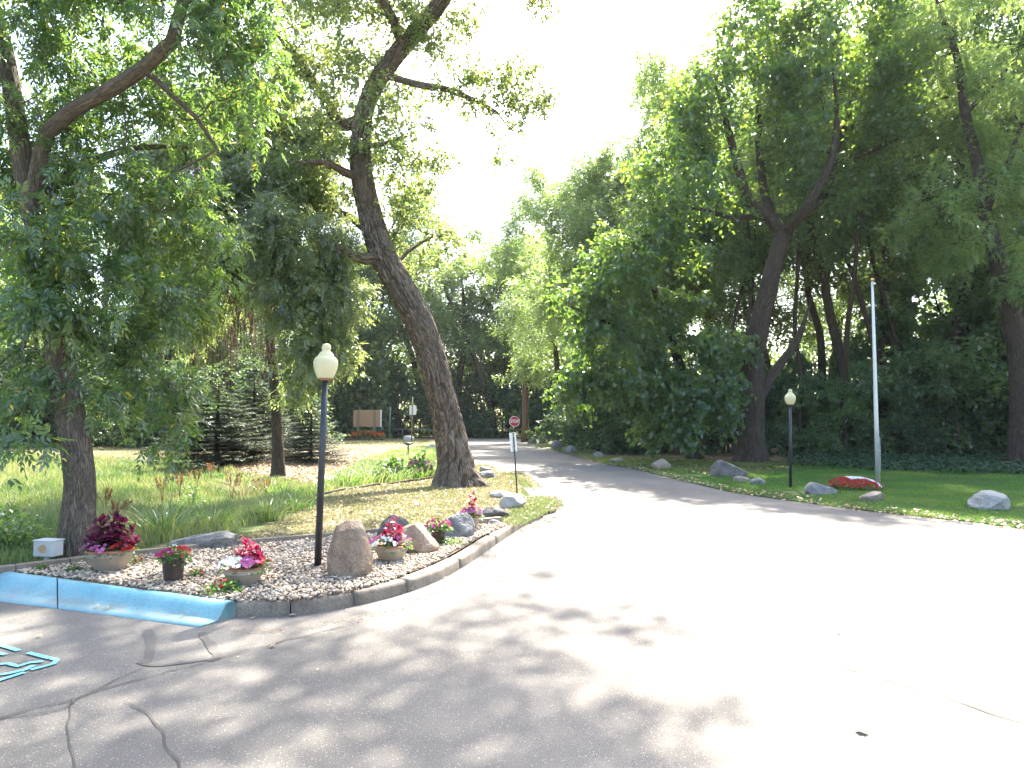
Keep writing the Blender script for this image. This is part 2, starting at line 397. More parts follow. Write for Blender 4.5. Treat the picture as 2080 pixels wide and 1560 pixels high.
def H(x, y):                      # height of the planted land left of the drive
    x = np.asarray(x, float); y = np.asarray(y, float)
    h = .12 * (1 - sstep(11, 17, y)) + .006
    bump_ = .05 * np.sin(x * .9 + 1) * np.sin(y * .7) * sstep(9, 13, y)
    sw = -.22 * sstep(-4.2, -6.5, x) * sstep(8, 10, y) * (1 - sstep(24, 32, y))
    bank = .35 * np.exp(-((x + 9) / 3.5) ** 2 - ((y - 27) / 5) ** 2)
    return h + bump_ + sw + bank
def Hs(x, y): return float(H(x, y))

KF = [(468, 1253), (530, 1253), (590, 1250), (655, 1243), (720, 1231), (780, 1217), (830, 1203), (890, 1180), (945, 1150), (1000, 1112), (1060, 1072), (1105, 1051)]
kf = [G(*p) for p in KF]
# smooth it
def smooth_line(pts, step):
    pts = [Vector(p) for p in pts]; out = []
    for i in range(len(pts) - 1):
        p0, p1, p2, p3 = pts[max(i - 1, 0)], pts[i], pts[i + 1], pts[min(i + 2, len(pts) - 1)]
        k = max(1, int((p2 - p1).length / step))
        for j in range(k):
            t = j / k
            out.append(.5 * ((2 * p1) + (p2 - p0) * t + (2 * p0 - 5 * p1 + 4 * p2 - p3) * t * t + (3 * p1 - p0 - 3 * p2 + p3) * t ** 3))
    out.append(pts[-1]); return out
kf = smooth_line(kf, .12)
def offset_line(pts, d):
    out = []
    for i, p in enumerate(pts):
        t = (pts[min(i + 1, len(pts) - 1)] - pts[max(i - 1, 0)]); t.z = 0; t.normalize()
        out.append(p + Vector((-t.y, t.x, 0)) * d)
    return out
kin = offset_line(kf, .16)       # to the left of travel = inland
EDGE = [(1130, 1040), (1134, 1026), (1120, 1005), (1092, 985), (1060, 967), (1018, 950), (975, 939), (958, 925), (952, 912), (950, 900), (930, 893), (880, 892)]
edge = [G(*p) for p in EDGE]
BF = [G(-330, 1181), G(0, 1222), G(200, 1247), G(405, 1275)]
BG = [G(-330, 1164, .012), G(0, 1205, .012), G(200, 1231, .012), G(440, 1262, .012)]
BT = [G(-330, 1116, .14), G(0, 1160, .14), G(200, 1188, .14), G(464, 1225, .128)]
land_poly = [(-60, 8.5), (BT[0].x, BT[0].y + .05), (BT[1].x, BT[1].y + .05), (BT[2].x, BT[2].y + .05), (BT[3].x - .02, BT[3].y + .05)]
land_poly += [(p.x, p.y) for p in kin[1:]] + [(p.x, p.y) for p in smooth_line(edge, .4)] + [(-14, 72.5), (-60, 73), (-200, 74)]
DRY = [(300, 1125), (640, 1095), (860, 1075), (1010, 1062), (1040, 1075), (1145, 1040), (1140, 1005), (1060, 955), (990, 940), (940, 940), (900, 952), (780, 975), (690, 990), (600, 1040), (520, 1085), (400, 1100)]
MULCH = [(440, 945), (500, 915), (560, 908), (720, 905), (760, 915), (720, 940), (680, 950), (640, 975), (560, 968), (480, 958)]
BED = [(-80, 1166), (0, 1157), (200, 1182), (455, 1219), (590, 1219), (700, 1204), (800, 1176), (880, 1145), (950, 1104), (1000, 1080), (1030, 1067), (1015, 1062), (860, 1075), (640, 1095), (465, 1110), (250, 1132), (30, 1160)]
def land_zone(V):
    px, py = proj(V[:, 0], V[:, 1], V[:, 2]); z = np.zeros((len(V), 4)); z[:, 3] = 1
    wob = np.array([noise.noise(Vector((a * .8, b * .8, 0))) for a, b in zip(V[:, 0], V[:, 1])])
    px2 = px + wob * 26; py2 = py + wob * 8
    far = (py2 < 934) & (V[:, 1] > 18); z[far, 0] = 1
    z[inpoly(px2, py2, DRY), 0] = 1
    z[inpoly(px2, py2, MULCH), 1] = 1
    b = inpoly(px, py, [(p[0], p[1] + 6) for p in BED]) | ((V[:, 1] < 9) & (px > 440)); z[b, 2] = 1
    return z
sheet('land', land_poly, M['land'], H, [(.22, -9, 3, 5, 13), (.7, -16, 3, 13, 32), (3, -60, 2, 32, 72)], land_zone)

RE = [(2700, 1165), (2080, 1075), (1900, 1053), (1700, 1030), (1500, 1002), (1400, 980), (1300, 956), (1200, 936), (1130, 917), (1085, 903), (1050, 895)]
redge = smooth_line([G(*p) for p in RE], .5)
road_poly = [(-40, -3), (40, -3)] + [(p.x + .6, p.y + .15) for p in redge] + [(4.0, 71), (120, 72.5), (120, 79), (-150, 79), (-150, 71.5), (-20, 71.0)]
# left limit of the drive hides under land and kerbs
road_poly += [(p.x - .5, p.y) for p in reversed(smooth_line(edge, .5)[:-3])] + [(p.x - .05, p.y + .02) for p in reversed(kin)] + [(BT[2].x, BT[2].y - .02), (BT[1].x, BT[1].y - .02), (BT[0].x, BT[0].y - .02), (-40, 10)]
sheet('road', road_poly, M['asphalt'], lambda x, y: x * 0.0, [(1.0, -8, 8, 0, 14), (4, -40, 30, 14, 70)])
rl_poly = [(p.x, p.y) for p in redge] + [(3.3, 71.8), (120, 72.3), (150, 20)]
def RZ(V):
    px, py = proj(V[:, 0], V[:, 1], V[:, 2]); z = np.zeros((len(V), 4)); z[:, 3] = 1
    wob = np.array([noise.noise(Vector((a * .4, b * .4, 3))) for a, b in zip(V[:, 0], V[:, 1])]) * 8
    woods = (py + wob < 934) & (V[:, 1] > 20) & (px > 1180) & (px < 1640); z[woods, 1] = .8
    woods = (py + wob < 925) & (V[:, 1] > 22) & (px > 1640); z[woods, 2] = .9
    z[(V[:, 1] > 45) & (px < 1130), 0] = 1
    return z
def HR(x, y):
    return .02 + .10 * sstep(0, 6, (np.asarray(x) - 3) * .5 + 0 * y)
sheet('lawn', rl_poly, M['land'], lambda x, y: .025 + 0 * x, [(.6, 2, 20, 8, 34), (3, -2, 60, 34, 72)], RZ)
gp = [(-500, -300), (500, -300), (500, 900), (-500, 900)]
go = sheet('ground', gp, M['land'], lambda x, y: -.35 + 0 * x, [(60, -480, 480, -290, 880)], lambda V: np.tile([.4, .2, 0, 1], (len(V), 1)))
vp = [(-200, 78.6), (200, 78.6), (220, 200), (-220, 200)]
sheet('verge', vp, M['land'], lambda x, y: .03 + 0 * x, [(6, -150, 150, 80, 190)], lambda V: np.tile([.5, .1, 0, 1], (len(V), 1)))

# concrete kerb, cut into stones with open joints
def kerb():
    prof = [(0, 0), (.006, .085), (.014, .112), (.04, .125), (.13, .125), (.15, .118), (.155, .02)]
    L = [0]
    for i in range(1, len(kf)): L.append(L[-1] + (kf[i] - kf[i - 1]).length)
    cuts = [0]; rr = random.Random(4); 
    for p in ((590, 1250), (720, 1231), (830, 1203), (935, 1157), (1010, 1106)):
        q = G(*p); cuts.append(L[min(range(len(kf)), key=lambda i: (kf[i] - q).length)])
    cuts.append(L[-1])
    def at(s):
        for i in range(1, len(L)):
            if L[i] >= s: break
        t = (s - L[i - 1]) / (L[i] - L[i - 1]); a = kf[i - 1].lerp(kf[i], t)
        d = (kf[i] - kf[i - 1]).normalized(); return a, Vector((-d.y, d.x, 0))
    V, Fc, seg = [], [], []
    for c in range(len(cuts) - 1):
        s0, s1 = cuts[c] + .006, cuts[c + 1] - .006; k = max(2, int((s1 - s0) / .05)); sg = rr.random(); dz = rr.uniform(-.006, .004)
        b0 = len(V)
        for j in range(k + 1):
            a, nrm = at(s0 + (s1 - s0) * j / k)
            e = .008 if j in (0, k) else 0
            for (u, z) in prof:
                nz = noise.noise(Vector((a.x * 9, a.y * 9, u * 20 + z * 20))) * .005
                V.append(a + nrm * (u + nz + (e if u < .05 else -e)) + Vector((0, 0, max(0, z + dz - (e if z > .05 else 0) + nz * .6) - .002)))
        m_ = len(prof)
        for j in range(k):
            for q in range(m_ - 1):
                Fc.append((b0 + j * m_ + q, b0 + (j + 1) * m_ + q, b0 + (j + 1) * m_ + q + 1, b0 + j * m_ + q + 1)); seg.append(sg)
        for e0 in (b0, b0 + k * m_):
            for q in range(1, m_ - 1):
                Fc.append((e0, e0 + q, e0 + q + 1, e0 + q + 1)); seg.append(sg)
    quads = [f for f in Fc if f[2] != f[3]]; qs = [s for f, s in zip(Fc, seg) if f[2] != f[3]]
    tris = [f[:3] for f in Fc if f[2] == f[3]]; ts = [s for f, s in zip(Fc, seg) if f[2] == f[3]]
    me = npmesh('kerb', [tuple(v) for v in V], [np.array(quads), np.array(tris)])
    attr(me, 'seg', qs + ts)
    tag(link('kerb', me, M['kerb']), 'grey concrete kerb stones with open joints curving round the gravel bed', kind='structure')
kerb()
def blue_kerb():
    segs = [(-.0, .62), (.628, 1.0)]
    def line(P, t):       # piecewise param
        L = [0, .38, .66, 1.0]
        for i in range(3):
            if t <= L[i + 1] + 1e-9: return P[i].lerp(P[i + 1], (t - L[i]) / (L[i + 1] - L[i]))
        return P[3]
    prof = [(0, 0.0, 0), (0, .05, 0), (1, 0, 0), (1, .12, .1), (1, .3, .25), (1, .55, .58), (1, .78, .88), (1, .9, .985), (1, 1.0, 1.0)]
    V, Fc, gut = [], [], []
    for (t0, t1) in ((0, .547), (.5505, 1.0)):
        k = 60; b0 = len(V)
        for j in range(k + 1):
            t = t0 + (t1 - t0) * j / k
            # the joint runs square to the kerb
            f, g, tp = line(BF, t), line(BG, t), line(BT, t)
            back = (tp - f); back.z = 0; back.normalize()
            rows = [f + Vector((0, 0, -.02)), f + Vector((0, 0, .008)), g + (f - g) * .4 + Vector((0, 0, .002)), g]
            for (u, zz) in ((.15, .06), (.35, .30), (.55, .60), (.75, .86), (.9, .97), (1, 1)):
                p = g.lerp(tp, u); p.z = g.z + (tp.z - g.z) * zz; rows.append(p)
            rows.append(tp + back * .06); rows.append(tp + back * .075 + Vector((0, 0, -.06)))
            gg = [0, .35, .8, 1, .8, .35, .1, 0, 0, 0, 0, 0]
            for r_, q in zip(rows, gg):
                nz = noise.noise(r_ * 2.5) * .006 + noise.noise(r_ * 11) * .0025
                V.append(r_ + Vector((0, 0, nz))); gut.append(q)
        m_ = 12
        for j in range(k):
            for q in range(m_ - 1):
                a = b0 + j * m_ + q; Fc.append((a, a + m_, a + m_ + 1, a + 1))
    for b0 in (0, 61 * m_):
        for j in (0, 60):
            r0 = b0 + j * m_; c0_ = len(V)
            for q in range(m_): V.append(Vector((V[r0 + q].x, V[r0 + q].y, -.03))); gut.append(1)
            for q in range(m_ - 1): Fc.append((r0 + q, r0 + q + 1, c0_ + q + 1, c0_ + q))
    me = npmesh('kerb', [tuple(v) for v in V], [np.array(Fc)], False)
    attr(me, 'gut', gut, 'POINT')
    tag(link('kerb', me, M['blue']), 'sloping kerb painted light blue along the accessible parking bay', kind='structure')
blue_kerb()

# marks on the asphalt
def strip(name, lines, width, mat_, z, kind='structure', wob=0.0, parent=None):
    V, Fc = [], []
    for li, ln in enumerate(lines):
        wd = width[li] if hasattr(width, '__len__') else width
        pts = smooth_line([Vector((p.x, p.y, z)) for p in ln], .03 if wob else .05)
        b = len(V)
        for i, p in enumerate(pts):
            t = (pts[min(i + 1, len(pts) - 1)] - pts[max(i - 1, 0)]).normalized(); nn = Vector((-t.y, t.x, 0))
            ww = wd * (1 + wob * 1.6 * noise.noise(p * 8)); off = nn * wob * .06 * noise.noise(p * 5 + Vector((5, 0, 0)))
            if wob and (i == 0 or i == len(pts) - 1): ww *= .15
            V += [p + off + nn * ww / 2, p + off - nn * ww / 2]
        for i in range(len(pts) - 1): Fc.append((b + 2 * i, b + 2 * i + 1, b + 2 * i + 3, b + 2 * i + 2))
    me = npmesh(name, [tuple(v) for v in V], [np.array(Fc)]); return tag(link(name, me, mat_, parent), kind=kind)
gl = lambda *ps: [G(*p) for p in ps]
strip('road', [gl((-60, 1475), (120, 1430), (260, 1388), (420, 1345), (560, 1308), (700, 1272)), gl((300, 1352), (180, 1408), (130, 1440), (-40, 1468))], [.009, .007], M['crack'], .009, wob=.6).name = 'asphalt_crack'
strip('asphalt_crack', [gl((1600, 1330), (1800, 1380), (2080, 1470), (2300, 1540))], .008, M['crack'], .009, wob=.8)
strip('asphalt_crack', [gl((150, 1420), (140, 1480), (160, 1600)), gl((250, 1425), (320, 1470), (370, 1580))], [.006, .007], M['crack'], .009, wob=.35)
strip('asphalt_patch', [gl((300, 1280), (305, 1330), (285, 1350)), gl((410, 1285), (440, 1330), (425, 1345)),
                        gl((285, 1350), (330, 1352), (425, 1340))], [.07, .06, .04], M['patch'], .005, wob=.28)
# accessible-bay emblem
c0 = G(121, 1341); uu = (G(0, 1313) - c0).normalized(); vv = Vector((uu.y, -uu.x, 0)) * -1
if vv.y > 0: vv = -vv
def E(a, b): return c0 + uu * a + vv * b
S = 1.15
marks = [gl((-80, 1295), (0, 1313), (38, 1324)), gl((57, 1328), (103, 1340)), gl((101, 1339), (116, 1343), (108, 1351), (62, 1363)), gl((50, 1368), (0, 1384), (-60, 1402)), gl((-90, 1411), (-200, 1442)),
         gl((87, 1346), (62, 1348), (36, 1356), (16, 1350), (-30, 1356)), gl((68, 1354), (50, 1363), (20, 1370), (-40, 1376), (-110, 1370)), gl((-60, 1318), (-10, 1328), (12, 1332)), [E(S, .02), E(S, .5)], [E(S, .6), E(S, S)]]
strip('parking_emblem', marks, .038, M['mark'], .010)
hd = bmesh.new(); bmesh.ops.create_circle(hd, cap_ends=True, radius=.075, segments=20)
bmesh.ops.transform(hd, matrix=Matrix.Translation(E(.52, .98) + Vector((0, 0, .010))), verts=hd.verts)
tag(bmobj('parking_emblem', hd, M['mark']), kind='structure')

# ------------------------------------------------------------------ leaf and blade meshes
def leafmesh(name, P, A, N, L, W, var, base=.42):
    """diamond leaves folded along the midrib"""
    A = unit(A); Sd = unit(np.cross(A, N)); Nn = np.cross(Sd, A)
    n = len(P); L = np.broadcast_to(L, (n,))[:, None]; W = np.broadcast_to(W, (n,))[:, None]
    V = np.empty((n, 4, 3))
    V[:, 0] = P; V[:, 2] = P + A * L - Nn * L * .10
    mid = P + A * L * base
    V[:, 1] = mid + Sd * W * .5 + Nn * W * .14; V[:, 3] = mid - Sd * W * .5 + Nn * W * .14
    me = npmesh(name, V.reshape(-1, 3), [np.arange(4 * n).reshape(-1, 4)]); attr(me, 'var', np.broadcast_to(var, (n,))); return me
def compound(P, A, N, L, k, rr, ll, lw):
    """pinnate leaf: k leaflets along a rachis -> arrays"""
    A = unit(A); S_ = unit(np.cross(A, N)); N2 = np.cross(S_, A)
    n = len(P); ps, as_, ns = [], [], []
    for i in range(k):
        if i == k - 1: t, s = 1.0, 0
        else: t = .25 + .7 * (i // 2) / max(1, (k - 1) // 2); s = 1 if i % 2 else -1
        Lr = np.broadcast_to(L, (n,))[:, None]
        ps.append(P + A * Lr * t - np.array([0, 0, 1]) * Lr * .25 * t * t)
        as_.append(A * (.75 if s else 1) + S_ * s * .8 + rr.normal(0, .12, (n, 3)) - np.array([0, 0, .25]))
        ns.append(N2 + rr.normal(0, .25, (n, 3)))
    return np.concatenate(ps), np.concatenate(as_), np.concatenate(ns)
def blades(name, P, h, wd, lean, var, mat_, rr, label=None, cat=None, kind='stuff', parent=None, dirv=None, segs=2):
    n = len(P); h = np.broadcast_to(h, (n,)); wd = np.broadcast_to(wd, (n,))
    if dirv is None:
        a = rr.uniform(0, 2 * np.pi, n); dirv = np.stack([np.cos(a), np.sin(a), 0 * a], 1)
    b = rr.uniform(0, 2 * np.pi, n); sd_ = np.stack([np.cos(b), np.sin(b), 0 * b], 1)
    ln = np.broadcast_to(lean, (n,)) * rr.uniform(.4, 1.3, n)
    rows = []
    for i in range(segs + 1):
        t = i / segs; ww = (1 - t ** 1.5) if i < segs else 0
        c = P + np.stack([0 * h, 0 * h, h * (t - .35 * ln * t * t)], 1) + dirv * (h * ln * t * t)[:, None]
        rows.append((c, ww))
    V = []
    for c, ww in rows[:-1]:
        V += [c + sd_ * (wd * ww * .5)[:, None], c - sd_ * (wd * ww * .5)[:, None]]
    V.append(rows[-1][0]); m_ = len(V); V = np.stack(V, 1).reshape(-1, 3)
    idx = np.arange(n) * m_
    quads = [np.stack([idx + 2 * i, idx + 2 * i + 1, idx + 2 * i + 3, idx + 2 * i + 2], 1) for i in range(segs - 1)]
    tri = np.stack([idx + 2 * (segs - 1), idx + 2 * (segs - 1) + 1, idx + m_ - 1], 1)
    me = npmesh(name, V, quads + [tri]); attr(me, 'var', np.concatenate([np.tile(var, segs - 1), var]) if segs > 1 else var)
    o = link(name, me, mat_, parent)
    if label: tag(o, label, cat, kind=kind)
    elif kind and parent is None: tag(o, kind=kind)
    return o
def scatter(rr, n, poly_px, z=.1, near=1.0):
    """n points on the land inside a pixel polygon, even over ground with optional bias to near"""
    W_ = [G(p[0], max(p[1], 866), z) for p in poly_px]
    x0, x1 = min(p.x for p in W_), max(p.x for p in W_); y0, y1 = min(p.y for p in W_), max(p.y for p in W_)
    out = np.zeros((0, 2)); wp = [(p.x, p.y) for p in W_]
    for _ in range(60):
        q = rr.random((n * 2, 2)); 
        q[:, 0] = x0 + (x1 - x0) * q[:, 0]; q[:, 1] = y0 + (y1 - y0) * q[:, 1] ** near
        out = np.concatenate([out, q[inpoly(q[:, 0], q[:, 1], wp)]])
        if len(out) >= n: break
    out = out[:n]
    return out

# ------------------------------------------------------------------ tree growth
class Tree:
    def __init__(s, seed):
        s.p, s.par, s.r0, s.r = [], [], [], None; s.rr = np.random.default_rng(seed); s.tips = []; s.dirs = []
    def limb(s, pts, rads, parent=None, step=.35):
        pts = [Vector(p) for p in pts]; k = len(pts); ids = []
        L = [0]
        for i in range(1, k): L.append(L[-1] + (pts[i] - pts[i - 1]).length)
        sm = smooth_line(pts, step); ac = 0; prev = sm[0]; par = -1 if parent is None else parent
        for q in sm:
            ac += (q - prev).length; prev = q
            rad = float(np.interp(ac, L, rads))
            s.p.append(q); s.par.append(par); s.r0.append(rad); par = len(s.p) - 1; ids.append(par)
        s.dirs = None; return ids
    def near(s, q):
        return min(range(len(s.p)), key=lambda i: (s.p[i] - q).length)
    def branch(s, pts, rads, step=.35):
        rads = list(rads); rads[-1] = min(rads[-1], .02)
        q = Vector(pts[0]); i = s.near(q); return s.limb([s.p[i]] + [Vector(p) for p in pts[1:]], rads, i, step)
    def grow(s, att, step=.5, curve=.35, jit=.08, down=.6, skip=0):
        P = np.array([tuple(q) for q in s.p]); nb = len(P)
        par = list(s.par); buf = np.zeros((nb + len(att) * 40 + 10, 3)); buf[:nb] = P; n = nb
        d0 = np.array([np.min(np.linalg.norm(P[skip:nb] - a, axis=1)) for a in att]); order = np.argsort(d0)
        r0 = list(s.r0); depth = [0] * nb
        for oi in order:
            a = att[oi]; D = buf[:n] - a; dist = np.linalg.norm(D, axis=1) + down * np.maximum(0, D[:, 2]) 
            if skip: dist[:skip] += 50
            i = int(np.argmin(dist)); b = buf[i].copy(); d = np.linalg.norm(a - b)
            if d < step * .5: s.tips.append((a, unit(a - b + 1e-6))); continue
            pd = buf[i] - buf[par[i]] if par[i] >= 0 else np.array([0, 0, 1.0]); pd = unit(pd)
            ctrl = b + pd * d * curve + np.array([0, 0, d * .08]); k = max(2, min(38, int(d / step))); prev = i
            for j in range(1, k + 1):
                t = j / k; q = (1 - t) ** 2 * b + 2 * t * (1 - t) * ctrl + t * t * a
                if j < k: q = q + s.rr.normal(0, jit * min(1, d / k), 3)
                buf[n] = q; par.append(prev); r0.append(0); prev = n; n += 1
            s.tips.append((a, unit(buf[prev] - buf[par[prev]])))
        s.p = [Vector(q) for q in buf[:n]]; s.par = par; s.r0 = r0
    def radii(s, tip=.012, ex=2.4, cap=None):
        n = len(s.p); acc = np.zeros(n); r = np.zeros(n); kids = [[] for _ in range(n)]
        for i in range(n):
            if s.par[i] >= 0: kids[s.par[i]].append(i)
        for i in range(n - 1, -1, -1):
            v = sum(r[k] ** ex for k in kids[i]); v = v ** (1 / ex) if v > 0 else tip
            if s.r0[i] > 0: v = s.r0[i]
            r[i] = v
        for i in range(n):      # never thicker than the wood it springs from
            if s.par[i] >= 0 and r[i] > r[s.par[i]] * .97 and s.r0[i] == 0: r[i] = r[s.par[i]] * .9
        s.r = r; s.kids = kids; return r
    def wood(s, name, seg=(5, 3), bark=0.0, barkstep=.07, flare=0.0, rmin=0.0, bigseg=14, bf=9.0):
        r, kids = s.r, s.kids; Vs, Q, UV, T, CV = [], [], [], [], []; nv = 0
        roots = [i for i in range(len(s.p)) if s.par[i] < 0]; stack = [(i, None) for i in roots]
        while stack:
            i, par = stack.pop(); chain = [par, i] if par is not None else [i]
            if r[i] < rmin: continue
            while kids[chain[-1]]:
                ks = sorted(kids[chain[-1]], key=lambda k: -(r[k] + (10 if s.r0[k] > 0 and s.r0[chain[-1]] > 0 and abs(s.r0[k] - s.r0[chain[-1]]) < .35 * s.r0[chain[-1]] else 0)))
                c = chain[-1]
                for k in ks[1:]: stack.append((k, c))
                chain.append(ks[0])
            if len(chain) < 2: continue
            pts = [s.p[k] for k in chain]; rad = [r[k] for k in chain]
            if par is not None: rad[0] = min(rad[1] * 1.25, r[par])
            R0 = max(rad[1:]); big = bark > 0 and R0 > .11
            if big:
                L = [0]
                for a, b in zip(pts, pts[1:]): L.append(L[-1] + max(1e-4, (b - a).length))
                m_ = int(L[-1] / barkstep) + 2; tt = np.linspace(0, L[-1], m_); arr = np.array([tuple(p) for p in pts])
                pts = [Vector(q) for q in np.stack([np.interp(tt, L, arr[:, c]) for c in range(3)], 1)]; rad = list(np.interp(tt, L, rad))
                # smooth kinks
                for _ in range(8):
                    pts = [pts[0]] + [(pts[j - 1] + pts[j] * 2 + pts[j + 1]) / 4 for j in range(1, len(pts) - 1)] + [pts[-1]]
            sg = 128 if big else (bigseg if R0 > .2 else 8 if R0 > .08 else seg[0] if R0 > .03 else seg[1])
            ring0 = nv; vl = 0; ref = Vector((0, -1, .01)); n = len(pts)
            ang = np.arange(sg + 1) * 2 * math.pi / sg; ca, sa = np.cos(ang), np.sin(ang)
            root = par is None
            for j, p in enumerate(pts):
                t = (pts[min(j + 1, n - 1)] - pts[max(j - 1, 0)])
                t = t.normalized() if t.length > 1e-6 else Vector((0, 0, 1))
                a = ref - t * ref.dot(t)
                if a.length < .15: a = Vector((1, 0, 0)) - t * t.x
                a.normalize(); ref = a if not root else ref; b = t.cross(a)
                if j: vl += (pts[j] - pts[j - 1]).length
                rj = np.full(sg + 1, rad[j]); cavr = [0.0] * (sg + 1)
                if root and flare:
                    fl = flare * (math.exp(-vl / .30) * (.45 + .75 * np.maximum(0, np.sin(ang * 5 + 1.3 + .6 * np.sin(ang * 2))) ** 1.5 + .15 * np.sin(ang * 11 + 2)) + .25 * math.exp(-vl / 1.1))
                    rj = rj * (1 + np.maximum(fl, -.02))
                if big:
                    am = bark * (1 + .5 * math.exp(-vl / 1.5)) * min(1, rad[j] / .3)
                    dv = [0] * (sg + 1)
                    for k in range(sg):
                        w_ = noise.noise(Vector((ca[k] * 1.5, sa[k] * 1.5, vl * bf * .10))) * 2.2
                        q = Vector((ca[k] * rad[j] * bf + w_, sa[k] * rad[j] * bf - w_, vl * bf * .13))
                        g_ = min(1, abs(noise.noise(q)) * 4.5); g2 = min(1, abs(noise.noise(q * 2.1 + Vector((7, 0, 0)))) * 4)
                        dv[k] = g_ * .7 + g2 * .3; cavr[k] = max(0, 1 - (g_ * .75 + g2 * .25) * 1.9)
                    dv[sg] = dv[0]; cavr[sg] = cavr[0]; rj = rj + (np.array(dv) - .8) * am * 1.6
                pa, A_, B_ = np.array(p), np.array(a), np.array(b)
                Vs.append(pa + (ca * rj)[:, None] * A_ + (sa * rj)[:, None] * B_)
                UV.append(np.stack([ang * max(rad[j], .02), np.full(sg + 1, vl)], 1)); CV.append(np.array(cavr))
            nv += n * (sg + 1)
            base = ring0 + np.arange(n - 1)[:, None] * (sg + 1) + np.arange(sg)[None]
            Q.append(np.stack([base, base + 1, base + sg + 2, base + sg + 1], -1).reshape(-1, 4))
        V = np.concatenate(Vs); UV = np.concatenate(UV); Q = np.concatenate(Q)
        me = npmesh(name, V, [Q], True)
        uv = me.uv_layers.new(name='UVMap'); uv.data.foreach_set('uv', UV[Q.ravel()].astype(np.float32).ravel()); attr(me, 'cav', np.concatenate(CV), 'POINT')
        return me
    def shoots(s, ns, nl, rc, droop=.1, spread=1.0, up=.0):
        """leaf sites along short shoots at every tip -> P, axis, normal, var(clump)"""
        T = np.array([t[0] for t in s.tips]); D = np.array([t[1] for t in s.tips]); n = len(T); rr = s.rr
        sd_ = unit(D[:, None] * .5 + rr.normal(0, .6 * spread, (n, ns, 3)) + np.array([0, 0, up]))
        ln = rc * rr.uniform(.4, 1.15, (n, ns))
        t = (np.arange(nl) + .6) / nl; t = np.broadcast_to(t, (n, ns, nl)) + rr.uniform(-.4, .4, (n, ns, nl)) / nl
        P = T[:, None, None] + sd_[:, :, None] * (ln[..., None] * t)[..., None] - np.array([0, 0, 1]) * (droop * ln[..., None] * t * t)[..., None]
        side = rr.normal(0, 1, (n, ns, nl, 3)); A = sd_[:, :, None] * .5 + unit(side) * .8 - np.array([0, 0, .15 + droop * .7])
        N = np.array([0, 0, 1.0]) + rr.normal(0, .45, P.shape)
        cv = rr.random(n)[:, None, None] * .45 + rr.random((n, ns, nl)) * .55
        return P.reshape(-1, 3), A.reshape(-1, 3), N.reshape(-1, 3), cv.ravel(), (T, sd_, ln)
def blob_points(rr, blobs, dens, ns=.55, thr=-.12, shell=.5, seed=0.0):
    """blobs: (centre, (rx,ry,rz)); points with noise gaps, denser to the outside"""
    out = []
    for c, rad in blobs:
        c = np.array(tuple(c)); rad = np.array(rad) if hasattr(rad, '__len__') else np.array([rad] * 3)
        n = max(4, int(dens * np.prod(rad) ** (2 / 3.) ))
        k = 0
        for _ in range(n * 4):
            u = rr.normal(0, 1, 3); u /= np.linalg.norm(u); q = c + u * rad * rr.random() ** shell
            if noise.noise(Vector(q * ns + seed)) < thr: continue
            out.append(q); k += 1
            if k >= n: break
    return np.array(out)
def pb(px, py, Y, rp, dy=1.0):
    """blob from photo position: radius in pixels at that depth"""
    r_ = rp / F * Y; return (PY(px, py, Y), (r_, r_ * dy, r_))

def add_tree(name, label, cat, group, base, tree, wood_me, bark, crown_me, leaf, extra=()):
    e = empty(name, base, label, cat, group)
    t_ = link('trunk', wood_me, bark, e); c_ = link('crown', crown_me, leaf, e)
    for nm, me, m_ in extra: link(nm, me, m_, e)
    return e

